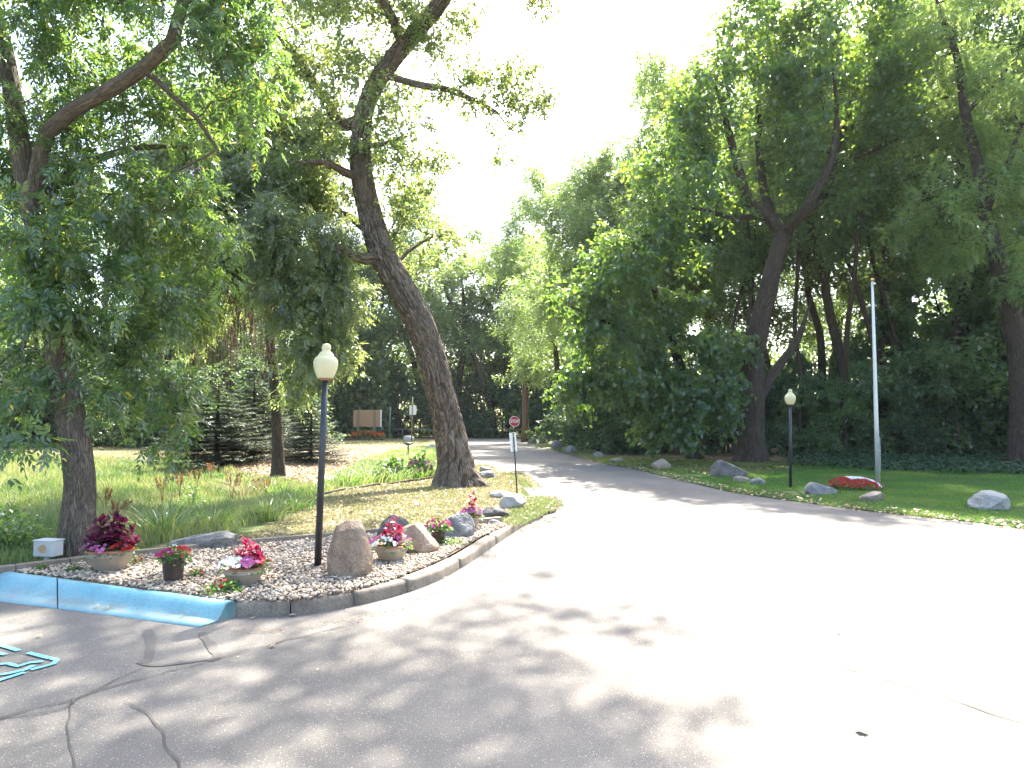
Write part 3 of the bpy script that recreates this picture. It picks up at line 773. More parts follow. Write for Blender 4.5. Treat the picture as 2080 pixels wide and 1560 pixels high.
# ---- the near ash on the left
def near_ash():
    T = Tree(3); z0 = Hs(-5, 8)
    base = G(160, 1138, .1); Y = base.y + .15
    P = lambda x, y, dy=0: PY(x, y, Y + dy)
    b0 = P(158, 1150); tr = T.limb([b0, P(158, 1060), P(163, 980), P(150, 880), P(130, 780), P(118, 690), P(92, 560), P(66, 420, .1), P(45, 330, .15)], [.20, .165, .152, .152, .15, .138, .125, .115, .11], step=.2)
    T.branch([P(45, 330), P(30, 220, .1), P(8, 90, .2), P(-30, -60, .2), P(-20, -300, .4)], [.11, .10, .085, .06, .03], .25)
    T.branch([P(60, 390), P(95, 270, -.1), P(150, 222, -.2), P(220, 185, -.3), P(290, 140, -.4), P(350, 85, -.5), P(372, 0, -.5), P(390, -160, -.4)], [.09, .085, .085, .085, .08, .075, .06, .03], .25)
    T.branch([P(290, 140), P(330, 175, -.3), P(400, 240, -.2), P(440, 300, 0)], [.04, .035, .03, .02], .25)
    T.branch([P(112, 660), P(190, 700, .5), P(290, 730, .8), P(360, 800, .9)], [.05, .04, .03, .02], .25)
    T.branch([P(60, 400), P(160, 340, .8), P(280, 300, 1.3), P(380, 300, 1.6)], [.07, .06, .045, .03], .25)
    bl = [(60, 120, 0, 150), (200, 60, .3, 120), (180, 180, 1, 100), (430, 40, -.3, 130), (500, 110, .2, 95), (450, 200, .4, 110), (330, 210, .8, 120),
          (140, 330, .8, 130), (20, 330, .3, 110), (50, 480, -.4, 120), (200, 440, .5, 130), (330, 380, .6, 120), (120, 590, -.5, 90), (240, 590, .2, 110),
          (390, 480, 1.3, 110), (350, 600, .9, 90), (40, 640, -.2, 95), (70, 760, -.2, 75), (20, 800, .3, 70), (270, 700, .5, 80), (300, 800, .8, 62), (360, 770, 1, 50), (345, 850, .9, 40), (230, 790, .2, 50),
          (110, 920, -1.2, 34), (60, 905, -.9, 30), (0, 880, -.6, 35), (330, 900, .8, 35), (200, 640, -.3, 60),
          (300, -80, 0, 160), (60, -120, 0, 180), (480, -100, -.2, 130)]
    att = blob_points(T.rr, [pb(x, y, Y + dy, r_, 1.3) for x, y, dy, r_ in bl], 118, 1.5, -.08, .5)
    T.grow(att, .14, .35, .12, .3, skip=16)
    T.radii(.005, 2.3)
    me = T.wood('trunk', (6, 3), bark=.010, barkstep=.03, flare=.25, bf=30)
    P1, A1, N1, cv, _ = T.shoots(3, 3, .26, .35, 1.0)
    keep = T.rr.random(len(P1)) < .8; P1, A1, N1, cv = P1[keep], A1[keep], N1[keep], cv[keep]
    L = T.rr.uniform(.13, .2, len(P1)); cp, ca_, cn = compound(P1, A1, N1, L, 7, T.rr, 0, 0)
    ll = np.tile(T.rr.uniform(.065, .10, len(P1)), 7)
    crown = leafmesh('crown', cp, ca_, cn, ll, ll * .36, np.clip(np.tile(cv, 7) * .93 + T.rr.uniform(-.08, .08, len(cp)) + (T.rr.random(len(cp)) > .985) * .5, 0, 1))
    print('ash', len(cp), len(me.polygons))
    add_tree('ash_tree', 'ash tree with a thick leaning trunk behind the leftmost bowl of dark red leaves', 'tree', None, b0, T, me, M['bark_ash'], crown, M['leaf_ash'])
near_ash()

# ---- big leaning cottonwood in the middle
def cottonwood():
    T = Tree(8); Y = G(925, 985, .06).y + .4
    P = lambda x, y, dy=0: PY(x, y, Y + dy)
    b0 = P(930, 992)
    T.limb([b0, P(925, 940), P(912, 870), P(893, 790), P(872, 710), P(845, 640), P(812, 580), P(778, 520), P(757, 455), P(742, 395), P(732, 330), P(733, 270), P(745, 210), P(775, 150), P(818, 95), P(862, 45), P(905, -10), P(930, -90), P(950, -220)],
           [.46, .41, .365, .355, .36, .36, .355, .34, .31, .29, .28, .25, .23, .23, .23, .22, .20, .17, .10], step=.35)
    T.branch([P(775, 540), P(740, 527, -.3), P(695, 512, -.8), P(640, 480, -1.2)], [.16, .14, .11, .05])
    T.branch([P(755, 490), P(730, 455, .4), P(703, 436, .8), P(660, 420, 1)], [.12, .11, .09, .04])
    T.branch([P(735, 375), P(700, 350, -.5), P(665, 330, -1), P(610, 330, -1.5)], [.12, .10, .08, .04])
    T.branch([P(745, 235), P(695, 255, .5), P(660, 200, .8), P(625, 150, .8), P(585, 95, 1), P(540, 40, 1.2)], [.17, .15, .14, .12, .10, .05])
    T.branch([P(800, 180), P(850, 172, -.3), P(910, 182, -.6), P(965, 205, -.8), P(1010, 230, -1), P(1040, 265, -1.2)], [.10, .095, .085, .07, .05, .03])
    T.branch([P(740, 300), P(790, 290, -.5), P(840, 270, -1)], [.09, .06, .03])
    T.branch([P(790, 560), P(830, 510, .5), P(880, 480, 1), P(920, 470, 1)], [.07, .05, .035, .02])
    T.branch([P(820, 95), P(800, 40, -.5), P(760, -20, -1), P(700, -90, -1)], [.12, .11, .09, .05])
    T.branch([P(905, -10), P(980, -90, -.6), P(1060, -170, -1.4), P(1150, -230, -2)], [.15, .13, .11, .06])
    bl = [(620, 40, .5, 75), (700, 30, -.5, 85), (560, 110, 1, 60), (640, 140, .8, 70), (720, 120, -.2, 60), (790, 40, -.6, 70), (870, 90, 0, 55), (930, 30, 0, 50),
          (600, 220, .6, 55), (690, 210, .4, 55), (770, 210, -.4, 55), (660, 300, -.6, 60), (610, 340, -1, 55), (790, 290, -.6, 65), (850, 300, -1, 55), (890, 320, -1, 35),
          (640, 420, .8, 45), (690, 390, 0, 40), (810, 380, .2, 55), (870, 390, .6, 35), (820, 450, .4, 50), (890, 480, .8, 42), (930, 500, .8, 30), (860, 540, .7, 42), (800, 500, .3, 30),
          (560, 270, 1, 50), (580, 180, 1, 50), (740, 320, .5, 50), (760, 130, .5, 60), (830, 200, .5, 45), (900, 190, -.6, 38), (960, 160, -.6, 45), (1010, 200, -1, 55), (1060, 170, -1.2, 50), (1070, 240, -1.2, 45), (1030, 300, -1.2, 28), (960, 220, -.8, 25), (1100, 200, -1.2, 30),
          (650, -60, 0, 120), (800, -80, 0, 120), (1105, 20, -1.5, 22), (1090, -30, -1.5, 40)]
    blobs = []
    for gx, gy, h, r_ in ((150, 1500, 13.5, 1.2), (420, 1440, 14.5, 1.1), (620, 1520, 14, 1.1), (760, 1400, 15, .9), (900, 1500, 14.5, 1.0), (960, 1140, 16, .4), (1080, 1180, 16, .4), (1000, 1420, 15, .8), (1130, 1520, 14, .9),
                          (1290, 1530, 14, .6), (850, 1310, 15, .8), (1100, 1310, 14.5, .8), (560, 1360, 14, .8), (250, 1370, 14, 1.1), (60, 1400, 13.5, 1.1), (1240, 1290, 14.5, .6),
                          (1400, 1500, 15, .45), (980, 1250, 15, .6), (120, 1235, 14.5, 1.2), (330, 1240, 15, 1.0), (-60, 1300, 14.5, 1.2), (250, 1300, 14, .9), (440, 1190, 15.5, .8), (100, 1150, 15.5, 1.2), (560, 1170, 16, .7), (20, 1220, 15, 1.3), (220, 1190, 15.5, 1.2), (380, 1290, 14.5, 1.0), (400, 1160, 15.5, 1.0), (520, 1260, 15, .8), (-100, 1180, 15, 1.5), (700, 1620, 14, 1.2), (950, 1620, 15, 1.2), (300, 1600, 14, 1.3), (780, 1140, 15.5, .45)):
        g = G(gx, gy); off = h / math.tan(SUN_EL)
        blobs.append((g + Vector((math.sin(SUN_AZ) * off, math.cos(SUN_AZ) * off, h)), (r_, r_, .7)))
    att = np.concatenate([blob_points(T.rr, blobs, 29, .8, -.06, .5), blob_points(T.rr, [pb(x, y, Y + dy, r_ * 1.05, 1.3) for x, y, dy, r_ in bl], 74, .8, -.12, .5)])
    T.grow(att, .3, .35, .12, .35, skip=26); T.radii(.007, 2.3)
    me = T.wood('trunk', (6, 3), bark=.062, barkstep=.04, flare=.68, bf=8)
    P1, A1, N1, cv, _ = T.shoots(4, 6, .42, .3, 1.0)
    L = T.rr.uniform(.065, .105, len(P1))
    crown = leafmesh('crown', P1, A1, N1, L, L * .85, np.clip(cv * .93 + (T.rr.random(len(P1)) > .985) * .4, 0, 1), .35)
    print('cottonwood', len(P1), len(me.polygons))
    add_tree('cottonwood_tree', 'big furrowed trunk leaning left beside the drive with open crown overhead', 'tree', None, b0, T, me, M['bark_poplar'], crown, M['leaf_poplar'])
    return b0
cw = cottonwood()

# ---- slim dark trunk with drooping blue-green crown
def drooping():
    T = Tree(15); Y = 21.0
    P = lambda x, y, dy=0: PY(x, y, Y + dy)
    b0 = PY(566, 968, Y)
    T.limb([b0, P(563, 880), P(558, 780), P(548, 680), P(542, 580), P(530, 450), P(520, 330), P(515, 230)], [.19, .155, .14, .13, .12, .10, .08, .05], step=.35)
    T.branch([P(545, 600), P(500, 540, -1), P(440, 480, -2), P(390, 440, -2.5)], [.08, .07, .05, .03])
    T.branch([P(540, 560), P(600, 480, -1), P(660, 440, -2)], [.08, .07, .04])
    T.branch([P(530, 450), P(470, 380, 1), P(420, 340, 1)], [.06, .05, .03])
    bl = [(420, 330, -1, 90), (500, 260, 0, 90), (590, 300, .5, 90), (650, 380, 0, 85), (440, 440, -2, 95), (540, 400, -1.5, 100), (620, 500, -2, 95), (690, 480, -1, 50),
          (390, 530, -2, 70), (480, 530, -2, 70), (600, 610, -2.5, 80), (670, 620, -2, 60), (640, 720, -2.5, 65), (690, 700, -2, 35), (590, 690, -2, 45), (430, 610, -2, 50), (380, 640, -2, 50), (400, 240, 0, 60), (570, 200, .5, 50),
          (680, 560, -1.5, 55), (600, 770, -2, 35), (350, 420, -3, 70), (370, 520, -3, 70), (330, 330, -2, 70), (480, 190, 0, 70), (640, 280, 0, 60), (700, 600, -1, 50), (550, 470, -3, 80)]
    att = blob_points(T.rr, [pb(x, y, Y - 2 + dy, r_, 1.2) for x, y, dy, r_ in bl], 74, .8, -.2, .55)
    T.grow(att, .28, .3, .12, .0, skip=12); T.radii(.007, 2.3)
    me = T.wood('trunk', (5, 3), bark=.012, bf=14, barkstep=.12, flare=.25)
    P1, A1, N1, cv, _ = T.shoots(4, 4, .42, .5, 1.1, -.1)
    L = T.rr.uniform(.2, .3, len(P1)); cp, ca_, cn = compound(P1, A1, N1, L, 7, T.rr, 0, 0)
    ll = np.tile(T.rr.uniform(.07, .13, len(P1)), 7)
    crown = leafmesh('crown', cp, ca_ - np.array([0, 0, .12]), cn, ll, ll * .38, np.clip(np.tile(cv, 7) + T.rr.uniform(-.1, .1, len(cp)), 0, 1))
    # bare hanging twigs
    rr = T.rr; W_ = Tree(77)
    for k in range(230):
        x = rr.uniform(385, 570); y = rr.uniform(500, 640); dy = rr.uniform(-2.5, .5); ln = rr.uniform(60, 190)
        sw = rr.uniform(-22, 22)
        W_.limb([P(x, y, dy), P(x + sw * .6, y + ln * .45, dy), P(x + sw, y + ln, dy)], [.016, .011, .004], None, .25)
        if k % 2 == 0:
            for q in range(2):
                t = rr.uniform(.3, .8); W_.limb([P(x + sw * t, y + ln * t, dy), P(x + sw * t + rr.uniform(-25, 25), y + ln * (t + .25), dy)], [.008, .003], None, .25)
    W_.radii(.005); tw = W_.wood('dead_twigs', (3, 3))
    print('droop', len(cp))
    add_tree('drooping_tree', 'slim dark trunk with hanging blue green foliage and bare brown twigs beside the spruce', 'tree', None, b0, T, me, M['bark_wood'], crown, M['leaf_blue'], [('dead_twigs', tw, M['twig'])])
drooping()

# ---- forked catalpa right of centre
def catalpa():
    T = Tree(21); Y = G(1522, 938, .03).y
    P = lambda x, y, dy=0: PY(x, y, Y + dy)
    b0 = P(1524, 942)
    T.limb([b0, P(1526, 880), P(1528, 800), P(1532, 720), P(1545, 650), P(1562, 580), P(1578, 520), P(1590, 475)], [.62, .52, .48, .44, .40, .37, .34, .32], step=.6)
    T.branch([P(1590, 475), P(1560, 440), P(1520, 410, -.5), P(1500, 340, -.8), P(1475, 250, -1), P(1450, 150, -1)], [.26, .24, .21, .18, .13, .06], .6)
    T.branch([P(1590, 475), P(1560, 420, 1), P(1545, 340, 1), P(1540, 230, 1.5), P(1550, 120, 1.5)], [.22, .20, .17, .13, .06], .6)
    T.branch([P(1590, 475), P(1640, 425, 0), P(1680, 385, .5), P(1700, 300, .5), P(1740, 200, .6)], [.24, .22, .19, .15, .07], .6)
    T.branch([P(1590, 475), P(1630, 430, -1), P(1680, 350, -1.5), P(1700, 250, -1.5), P(1690, 120, -1.5)], [.20, .18, .15, .11, .05], .6)
    T.branch([P(1535, 830), P(1570, 760, .5), P(1620, 690, .8), P(1650, 600, 1)], [.22, .19, .15, .08], .6)
    T.branch([P(1560, 430), P(1480, 440, -1), P(1400, 420, -1.5), P(1330, 430, -1.6)], [.12, .10, .07, .04], .6)
    T.branch([P(1700, 330), P(1790, 300, -.5), P(1860, 260, -.5)], [.10, .07, .04], .6)
    bl = [(1400, 230, -1, 70), (1330, 330, -1.5, 70), (1270, 460, -2, 60), (1300, 500, -2, 75), (1370, 400, -1.5, 85), (1340, 470, -2, 60), (1440, 300, -1, 95), (1430, 180, -1, 70), (1500, 120, 0, 85), (1480, 60, 0, 45), (1570, 180, 1, 90), (1590, 70, 1, 60), (1660, 100, -1, 95),
          (1640, 30, -1, 50), (1720, 170, 0, 90), (1760, 70, 0, 90), (1820, 150, -1, 75), (1830, 260, -1, 70), (1750, 290, 0, 75), (1640, 260, -1, 75), (1550, 300, 1, 70), (1480, 390, -1, 60), (1400, 500, -2, 50),
          (1700, 400, 0, 50), (1800, 340, -1, 50), (1620, 380, 0, 45), (1270, 560, -2.5, 55), (1560, -20, 0, 70), (1700, -30, 0, 80), (1820, 10, 0, 80)]
    att = blob_points(T.rr, [pb(x, y, Y + dy, r_, 1.1) for x, y, dy, r_ in bl], 30, .45, -.06, .5)
    T.grow(att, .6, .35, .12, .4, skip=12); T.radii(.012, 2.3)
    me = T.wood('trunk', (5, 3), bark=.03, barkstep=.12, flare=.35, bf=7)
    P1, A1, N1, cv, _ = T.shoots(4, 5, .75, .25, 1.0)
    L = T.rr.uniform(.14, .24, len(P1))
    crown = leafmesh('crown', P1, A1 - np.array([0, 0, .2]), N1, L, L * .78, cv, .35); print('catalpa', len(P1))
    add_tree('forked_tree', 'tall tree whose dark trunk forks high into a vase of limbs beyond the boulders', 'tree', None, b0, T, me, M['bark_wood'], crown, M['leaf_catalpa'])
catalpa()
def big_leaved():
    T = Tree(23); Y = G(1410, 932, .03).y - .5
    P = lambda x, y, dy=0: PY(x, y, Y + dy)
    b0 = P(1412, 942)
    T.limb([b0, P(1408, 880), P(1400, 820, -.5), P(1380, 740, -1), P(1350, 650, -1.5), P(1320, 560, -1.8)], [.36, .32, .28, .22, .17, .10], step=.5)
    T.branch([P(1390, 780), P(1300, 700, -1.5), P(1220, 650, -3), P(1150, 620, -4)], [.15, .13, .10, .05], .5)
    T.branch([P(1400, 830), P(1440, 790, -1.5), P(1470, 760, -2)], [.10, .08, .05], .5)
    bl = [(1180, 620, -3, 75), (1240, 680, -3, 75), (1320, 740, -3, 75), (1400, 790, -3.5, 65), (1450, 830, -4, 55), (1400, 860, -4, 45), (1340, 820, -3, 60), (1270, 770, -3, 70), (1200, 760, -2.5, 65),
          (1170, 790, -2, 55), (1300, 600, -2, 75), (1380, 640, -2, 65), (1440, 720, -3, 60), (1230, 540, -2, 60), (1480, 790, -3.5, 40), (1320, 880, -2, 40), (1500, 700, -2.5, 45)]
    att = blob_points(T.rr, [pb(x, y, Y + dy, r_, 1.1) for x, y, dy, r_ in bl], 34, .6, -.2, .5)
    T.grow(att, .5, .35, .12, .1, skip=5); T.radii(.01, 2.3)
    me = T.wood('trunk', (5, 3), bark=.02, barkstep=.2, flare=.3)
    P1, A1, N1, cv, _ = T.shoots(4, 5, .6, .3, 1.0)
    L = T.rr.uniform(.15, .26, len(P1))
    crown = leafmesh('crown', P1, A1 - np.array([0, 0, .25]), N1, L, L * .8, cv * .75, .35); print('bigleaf', len(P1))
    add_tree('broadleaf_tree', 'low spreading tree of large dull green leaves overhanging the row of stones', 'tree', None, b0, T, me, M['bark_wood'], crown, M['leaf_catalpa'])
big_leaved()
def locust_right():
    T = Tree(29); Y = 26.0
    P = lambda x, y, dy=0: PY(x, y, Y + dy)
    b0 = PY(2078, 950, Y)
    T.limb([b0, P(2078, 850), P(2074, 760), P(2066, 690), P(2040, 590), P(2020, 500), P(2000, 430), P(1985, 330), P(1960, 230), P(1945, 120), P(1900, 0)], [.48, .42, .38, .36, .31, .27, .24, .20, .17, .13, .06], step=.5)
    T.branch([P(2064, 680), P(2085, 600, .5), P(2110, 450, 1), P(2150, 300, 1)], [.22, .2, .15, .07], .5)
    T.branch([P(2000, 430), P(2050, 330, -1), P(2090, 200, -1), P(2100, 60, -1)], [.15, .12, .09, .04], .5)
    T.branch([P(1960, 230), P(2020, 170, -.5), P(2070, 110, -1)], [.11, .09, .04], .5)
    T.branch([P(2015, 480), P(1960, 440, -1), P(1900, 420, -2)], [.10, .07, .03], .5)
    bl = [(1900, 60, 0, 75), (1960, 150, 0, 80), (2040, 60, -.5, 80), (2060, 200, -1, 80), (1990, 280, 0, 70), (2060, 330, -1, 75), (1920, 260, 1, 60), (2000, 400, -1, 75), (2060, 470, 0, 75), (1900, 400, -1.5, 60),
          (1950, 500, -1, 65), (1880, 540, 0, 60), (2060, 580, -1, 55), (1960, -40, 0, 90), (2130, 120, 0, 100), (2150, 350, 0, 100), (1840, 470, -1, 40)]
    att = blob_points(T.rr, [pb(x, y, Y + dy, r_, 1.2) for x, y, dy, r_ in bl], 24, .5, -.02, .5)
    T.grow(att, .5, .35, .14, .4, skip=10); T.radii(.009, 2.3)
    me = T.wood('trunk', (5, 3), bark=.025, barkstep=.15, flare=.25)
    P1, A1, N1, cv, _ = T.shoots(4, 4, .6, .1, 1.0)
    L = T.rr.uniform(.22, .32, len(P1)); cp, ca_, cn = compound(P1, A1, N1 + np.array([0, 0, 1.2]), L, 9, T.rr, 0, 0)
    ll = T.rr.uniform(.07, .11, len(cp))
    crown = leafmesh('crown', cp, ca_, cn + np.array([0, 0, 1]), ll, ll * .42, np.tile(cv, 9)); print('locust', len(cp))
    add_tree('locust_tree', 'tall feathery tree whose bending trunk stands beyond the pale boulder, rightmost in the photo', 'tree', None, b0, T, me, M['bark_wood'], crown, M['leaf_locust'])
locust_right()

# ---- prototypes for the wood, built at the origin
def proto(seed, h, crown0, rad, kind, tr_r=.25, curve=.6):
    T = Tree(seed); rr = T.rr
    k = 9; pts = []; x = y = 0; dx, dy = rr.normal(0, curve * .25, 2)
    for i in range(k):
        pts.append((x, y, -.15 + h * .86 * i / (k - 1))); dx += rr.normal(0, curve * .3); dy += rr.normal(0, curve * .3); x += dx * h / 60; y += dy * h / 60
    ids = T.limb(pts, [tr_r * 1.35] + [tr_r * (1 - .8 * (i / (k - 1)) ** 1.2) for i in range(1, k)], step=h / 30)
    top = Vector(pts[-1]); c0 = crown0 * h
    nb = {'big': 18, 'tall': 15, 'feather': 15, 'shrub': 12}[kind]; blobs = []
    for i in range(nb):
        f = (i + .5) / nb; z = c0 + (h - c0) * f; prof = math.sin(math.pi * (.18 + .74 * f)) if kind != 'shrub' else math.cos(f * 1.3)
        a = rr.uniform(0, 6.283); rr_ = rad * prof * rr.uniform(.35, .75)
        ax = np.interp(z, [p[2] for p in pts], [p[0] for p in pts]); ay = np.interp(z, [p[2] for p in pts], [p[1] for p in pts])
        s_ = rad * rr.uniform(.36, .55)
        blobs.append(((ax + rr_ * math.cos(a), ay + rr_ * math.sin(a), z), (s_, s_, s_ * rr.uniform(.55, .8))))
    dens = {'big': 18, 'tall': 15, 'feather': 15, 'shrub': 32}[kind]
    att = blob_points(rr, blobs, dens, .4, -.08, .5, seed * 7.0); att = att[att[:, 2] > .15]
    for a in att: pass
    T.grow(att, .7 if kind != 'shrub' else .4, .35, .12, .5, skip=(int(len(ids) * max(0, crown0 - .15)) if kind != 'shrub' else 0)); T.radii(.013, 2.35)
    me = T.wood('trunk', (5, 3), flare=.3, bigseg=16)
    if kind == 'feather':
        P1, A1, N1, cv, _ = T.shoots(4, 4, .85, .15); L = rr.uniform(.3, .42, len(P1))
        cp, ca_, cn = compound(P1, A1, N1 + np.array([0, 0, 1]), L, 5, rr, 0, 0); ll = rr.uniform(.12, .18, len(cp))
        cr = leafmesh('crown', cp, ca_, cn, ll, ll * .42, np.tile(cv, 5))
    elif kind == 'big':
        P1, A1, N1, cv, _ = T.shoots(4, 6, .6, .35); L = rr.uniform(.16, .28, len(P1))
        cr = leafmesh('crown', P1, A1 - np.array([0, 0, .25]), N1, L, L * .8, cv * .8, .35)
    elif kind == 'tall':
        P1, A1, N1, cv, _ = T.shoots(5, 6, .95, .2); L = rr.uniform(.14, .22, len(P1))
        cr = leafmesh('crown', P1, A1, N1, L, L * .72, cv)
    else:
        P1, A1, N1, cv, _ = T.shoots(4, 6, .5, .2); L = rr.uniform(.11, .21, len(P1))
        cr = leafmesh('crown', P1, A1, N1, L, L * .7, cv)
    print('proto', kind, len(att), len(cr.polygons), len(me.polygons))
    me.materials.append(M['bark_wood']); cr.materials.append({'big': M['leaf_under'], 'tall': M['leaf_forest'], 'feather': M['leaf_locust'], 'shrub': M['leaf_shrub']}[kind])
    return me, cr, h
BIG = [proto(s_, h_, c_, r_, 'big', .11, 1.0) for s_, h_, c_, r_ in ((131, 7.5, .10, 3.2), (132, 10, .16, 3.4))]
TALL = [proto(s_, 20, c, r_, 'tall', .27, cv) for s_, c, r_, cv in ((101, .38, 4.2, 1.2), (102, .45, 3.6, 1.8), (103, .32, 4.6, 1.0))]
THIN = [proto(s_, 19, c, r_, 'tall', .15, cv) for s_, c, r_, cv in ((141, .55, 2.8, 2.6), (142, .5, 2.6, 3.2))]
FEA = [proto(s_, 19, c, r_, 'feather', .26, 1.5) for s_, c, r_ in ((111, .28, 4.6), (112, .35, 4.2))]
SHR = [proto(s_, h_, .03, r_, 'shrub', .07, .5) for s_, h_, r_ in ((121, 4.2, 2.6), (122, 3.0, 2.2), (123, 5.5, 2.8))]
def inst(name, pr, px, Y, h, label, cat, group, z=.03, rz=0.0, sx=1.0, crown_mat=None):
    me, cr, ph = pr; p = PY(px, 870, Y); s_ = h / ph
    e = empty(name, (p.x, Y, z), label, cat, group, rz); e.scale = (s_ * sx, s_ * sx, s_)
    t_ = bpy.data.objects.new('trunk', me); COL.objects.link(t_); t_.parent = e
    c_ = bpy.data.objects.new('crown', cr); COL.objects.link(c_); c_.parent = e
    if crown_mat:
        c_.material_slots[0].link = 'OBJECT'; c_.material_slots[0].material = crown_mat
    return e
def topY(py, Y): return PY(1040, py, Y).z
WR = 'slender trees crowding the wood behind the lawn'
k = 0
wood_right = [  # px, Y, top py, proto, label
    (1345, 40, 420, TALL[1], 'slender wood tree whose thin trunk shows just left of the forked tree'),
    (1450, 44, 250, TALL[0], 'wood tree behind the left limbs of the forked tree'),
    (1590, 46, 180, TALL[2], 'wood tree directly behind the forked tree, its stem beside the second lamp'),
    (1665, 38, 150, TALL[1], 'thin leaning wood tree between the second lamp and the flagpole'),
    (1742, 36, 60, TALL[1], 'dark straight wood tree just left of the flagpole top'),
    (1700, 52, 120, FEA[0], 'feathery wood tree far behind the gap left of the flagpole'),
    (1795, 37, 30, TALL[0], 'curving wood tree just right of the flagpole'),
    (1850, 44, 60, TALL[2], 'dense wood tree rising behind the red and white flower bed'),
    (1905, 34, -60, FEA[1], 'feathery wood tree between the flower bed and the pale boulder'),
    (1960, 42, 40, TALL[1], 'slender wood tree above and left of the pale boulder'),
    (2020, 37, -40, TALL[0], 'leafy wood tree straight above the pale boulder'),
    (2110, 33, -100, TALL[2], 'leafy wood tree at the right border behind the bending feathery tree'),
    (2200, 30, -100, TALL[0], 'wood tree mostly cut off by the right border'),
    (1260, 47, 330, TALL[0], 'wood tree above the dark shrubs left of the low spreading tree'),
    (1380, 56, 260, FEA[0], 'pale feathery tree far behind the low spreading tree'),
    (1530, 58, 240, TALL[1], 'far wood tree seen through the fork of the tall vase shaped tree'),
    (1880, 56, 120, TALL[1], 'far wood tree showing in gaps right of the flagpole'),
    (2050, 52, 60, FEA[1], 'far feathery tree in the upper right corner'),
    (1375, 35, 300, THIN[0], 'thin winding stem rising through the low spreading tree'), (1440, 36, 280, THIN[1], 'thin winding stem left of the forked trunk'),
    (1490, 34, 240, THIN[0], 'thin stem close to the left side of the forked trunk'), (1625, 35, 160, THIN[1], 'thin stem midway from the second lamp to the forked trunk'),
    (1700, 34, 120, THIN[0], 'thin winding stem a little left of the flagpole'), (1825, 34, 60, THIN[1], 'thin winding stem a little right of the flagpole'), (1870, 35, 60, THIN[0], 'thin stem right of the flagpole above the white edged flowers')
]
for i, (px, Y, tp, pr, lb) in enumerate(wood_right):
    inst('wood_tree', pr, px, Y, topY(tp, Y), lb, 'tree', WR, rz=i * 2.1, sx=1.0 if i % 3 else .9)
GL = 'feathery pale green trees beside the far bend'
for i, (px, Y, tp, pr, lb) in enumerate([
    (1215, 44, 320, FEA[0], 'feathery pale green tree rising over the dark shrubs right of the utility pole'),
    (1135, 54, 400, FEA[1], 'feathery pale green tree overhanging the utility pole'),
    (1290, 50, 150, FEA[1], 'tallest feathery pale green tree against the white sky'),
    (1070, 62, 400, FEA[0], 'feathery pale green tree farther back behind the utility pole'), (1005, 82, 385, FEA[1], 'feathery pale green tree across the road nearest the gap of white sky'),
    (1235, 47, 235, FEA[1], 'feathery pale green tree between the utility pole and the low spreading tree'), (1335, 45, 170, FEA[0], 'feathery pale green tree at the upper left shoulder of the forked tree')]):
    inst('feathery_tree', pr, px, Y, topY(tp, Y), lb, 'tree', GL, rz=i * 1.7 + .5)
BL = 'trees of the far wood across the road'
for i, (px, Y, tp, pr, lb) in enumerate([
    (620, 84, 500, TALL[0], 'far tree behind the hanging twigs'), (690, 86, 540, TALL[2], 'far tree behind the plywood sign, left one'), (755, 88, 520, TALL[0], 'far tree above the plywood sign'),
    (815, 84, 500, TALL[2], 'far tree above the white sign on its post'), (870, 90, 500, TALL[2], 'far tree hidden partly by the leaning trunk'),
    (930, 84, 480, TALL[0], 'far tree just right of the leaning trunk'), (985, 88, 500, TALL[2], 'far tree above the end of the drive'), (1035, 86, 500, TALL[2], 'far tree above the stop sign'), (1095, 90, 560, TALL[0], 'far tree right of the utility pole'),
    (1160, 88, 500, TALL[2], 'far tree behind the dark shrubs')]):
    inst('far_tree', pr, px, Y, topY(tp, Y), lb, 'tree', BL, rz=i * 1.3, sx=1.6)
LL = 'trees at the far side of the meadow'
for i, (px, Y, tp, pr, lb) in enumerate([
    (-140, 44, 300, TALL[0], 'meadow side tree at the left border'), (-20, 52, 420, TALL[2], 'meadow side tree left of the ash trunk'), (80, 60, 430, TALL[0], 'meadow side tree just left behind the ash trunk'),
    (190, 56, 380, FEA[0], 'meadow side tree just right of the ash trunk'), (290, 62, 400, TALL[2], 'meadow side tree between the ash and the spruce'), (390, 60, 420, TALL[0], 'meadow side tree behind the left spruce'),
    (480, 64, 440, TALL[2], 'meadow side tree behind the bare twigs'), (560, 70, 440, TALL[0], 'meadow side tree behind the slim dark trunk')]):
    inst('meadow_tree', pr, px, Y, topY(tp, Y), lb, 'tree', LL, rz=i * 1.9, sx=1.3)
SH = 'dark shrubs along the wood edge'
shr = [(1185, 50, 770, 0, 'dark shrub behind the nearest row of far stones'), (1205, 44, 745, 2, 'tall dark shrub above the small grey stones'), (1215, 39, 760, 0, 'dark shrub behind the low round stone'), (1270, 37, 740, 2, 'tall dark shrub left of the low spreading tree'),
       (1330, 36, 770, 0, 'dark shrub left of the stump like trunk'), (1470, 36, 770, 0, 'dark shrub between the two thick trunks'), (1590, 36, 800, 1, 'low dark shrub behind the second lamp post'), 
       (1720, 33, 790, 2, 'tall dark shrub left of the flagpole'), (1880, 33, 760, 2, 'tall dark shrub between flagpole and pale boulder'), (1950, 32, 740, 0, 'dark shrub left of the pale boulder'),
       (2020, 34, 700, 2, 'tall dark shrub behind the pale boulder'), (2110, 31, 570, 2, 'dark shrub at the right border'), (1560, 44, 760, 2, 'shrub deep in the wood behind the forked tree'), (1400, 44, 760, 2, 'shrub deep in the wood behind the stump like trunk'),
       (1760, 46, 790, 2, 'shrub deep in the wood behind the flagpole')]
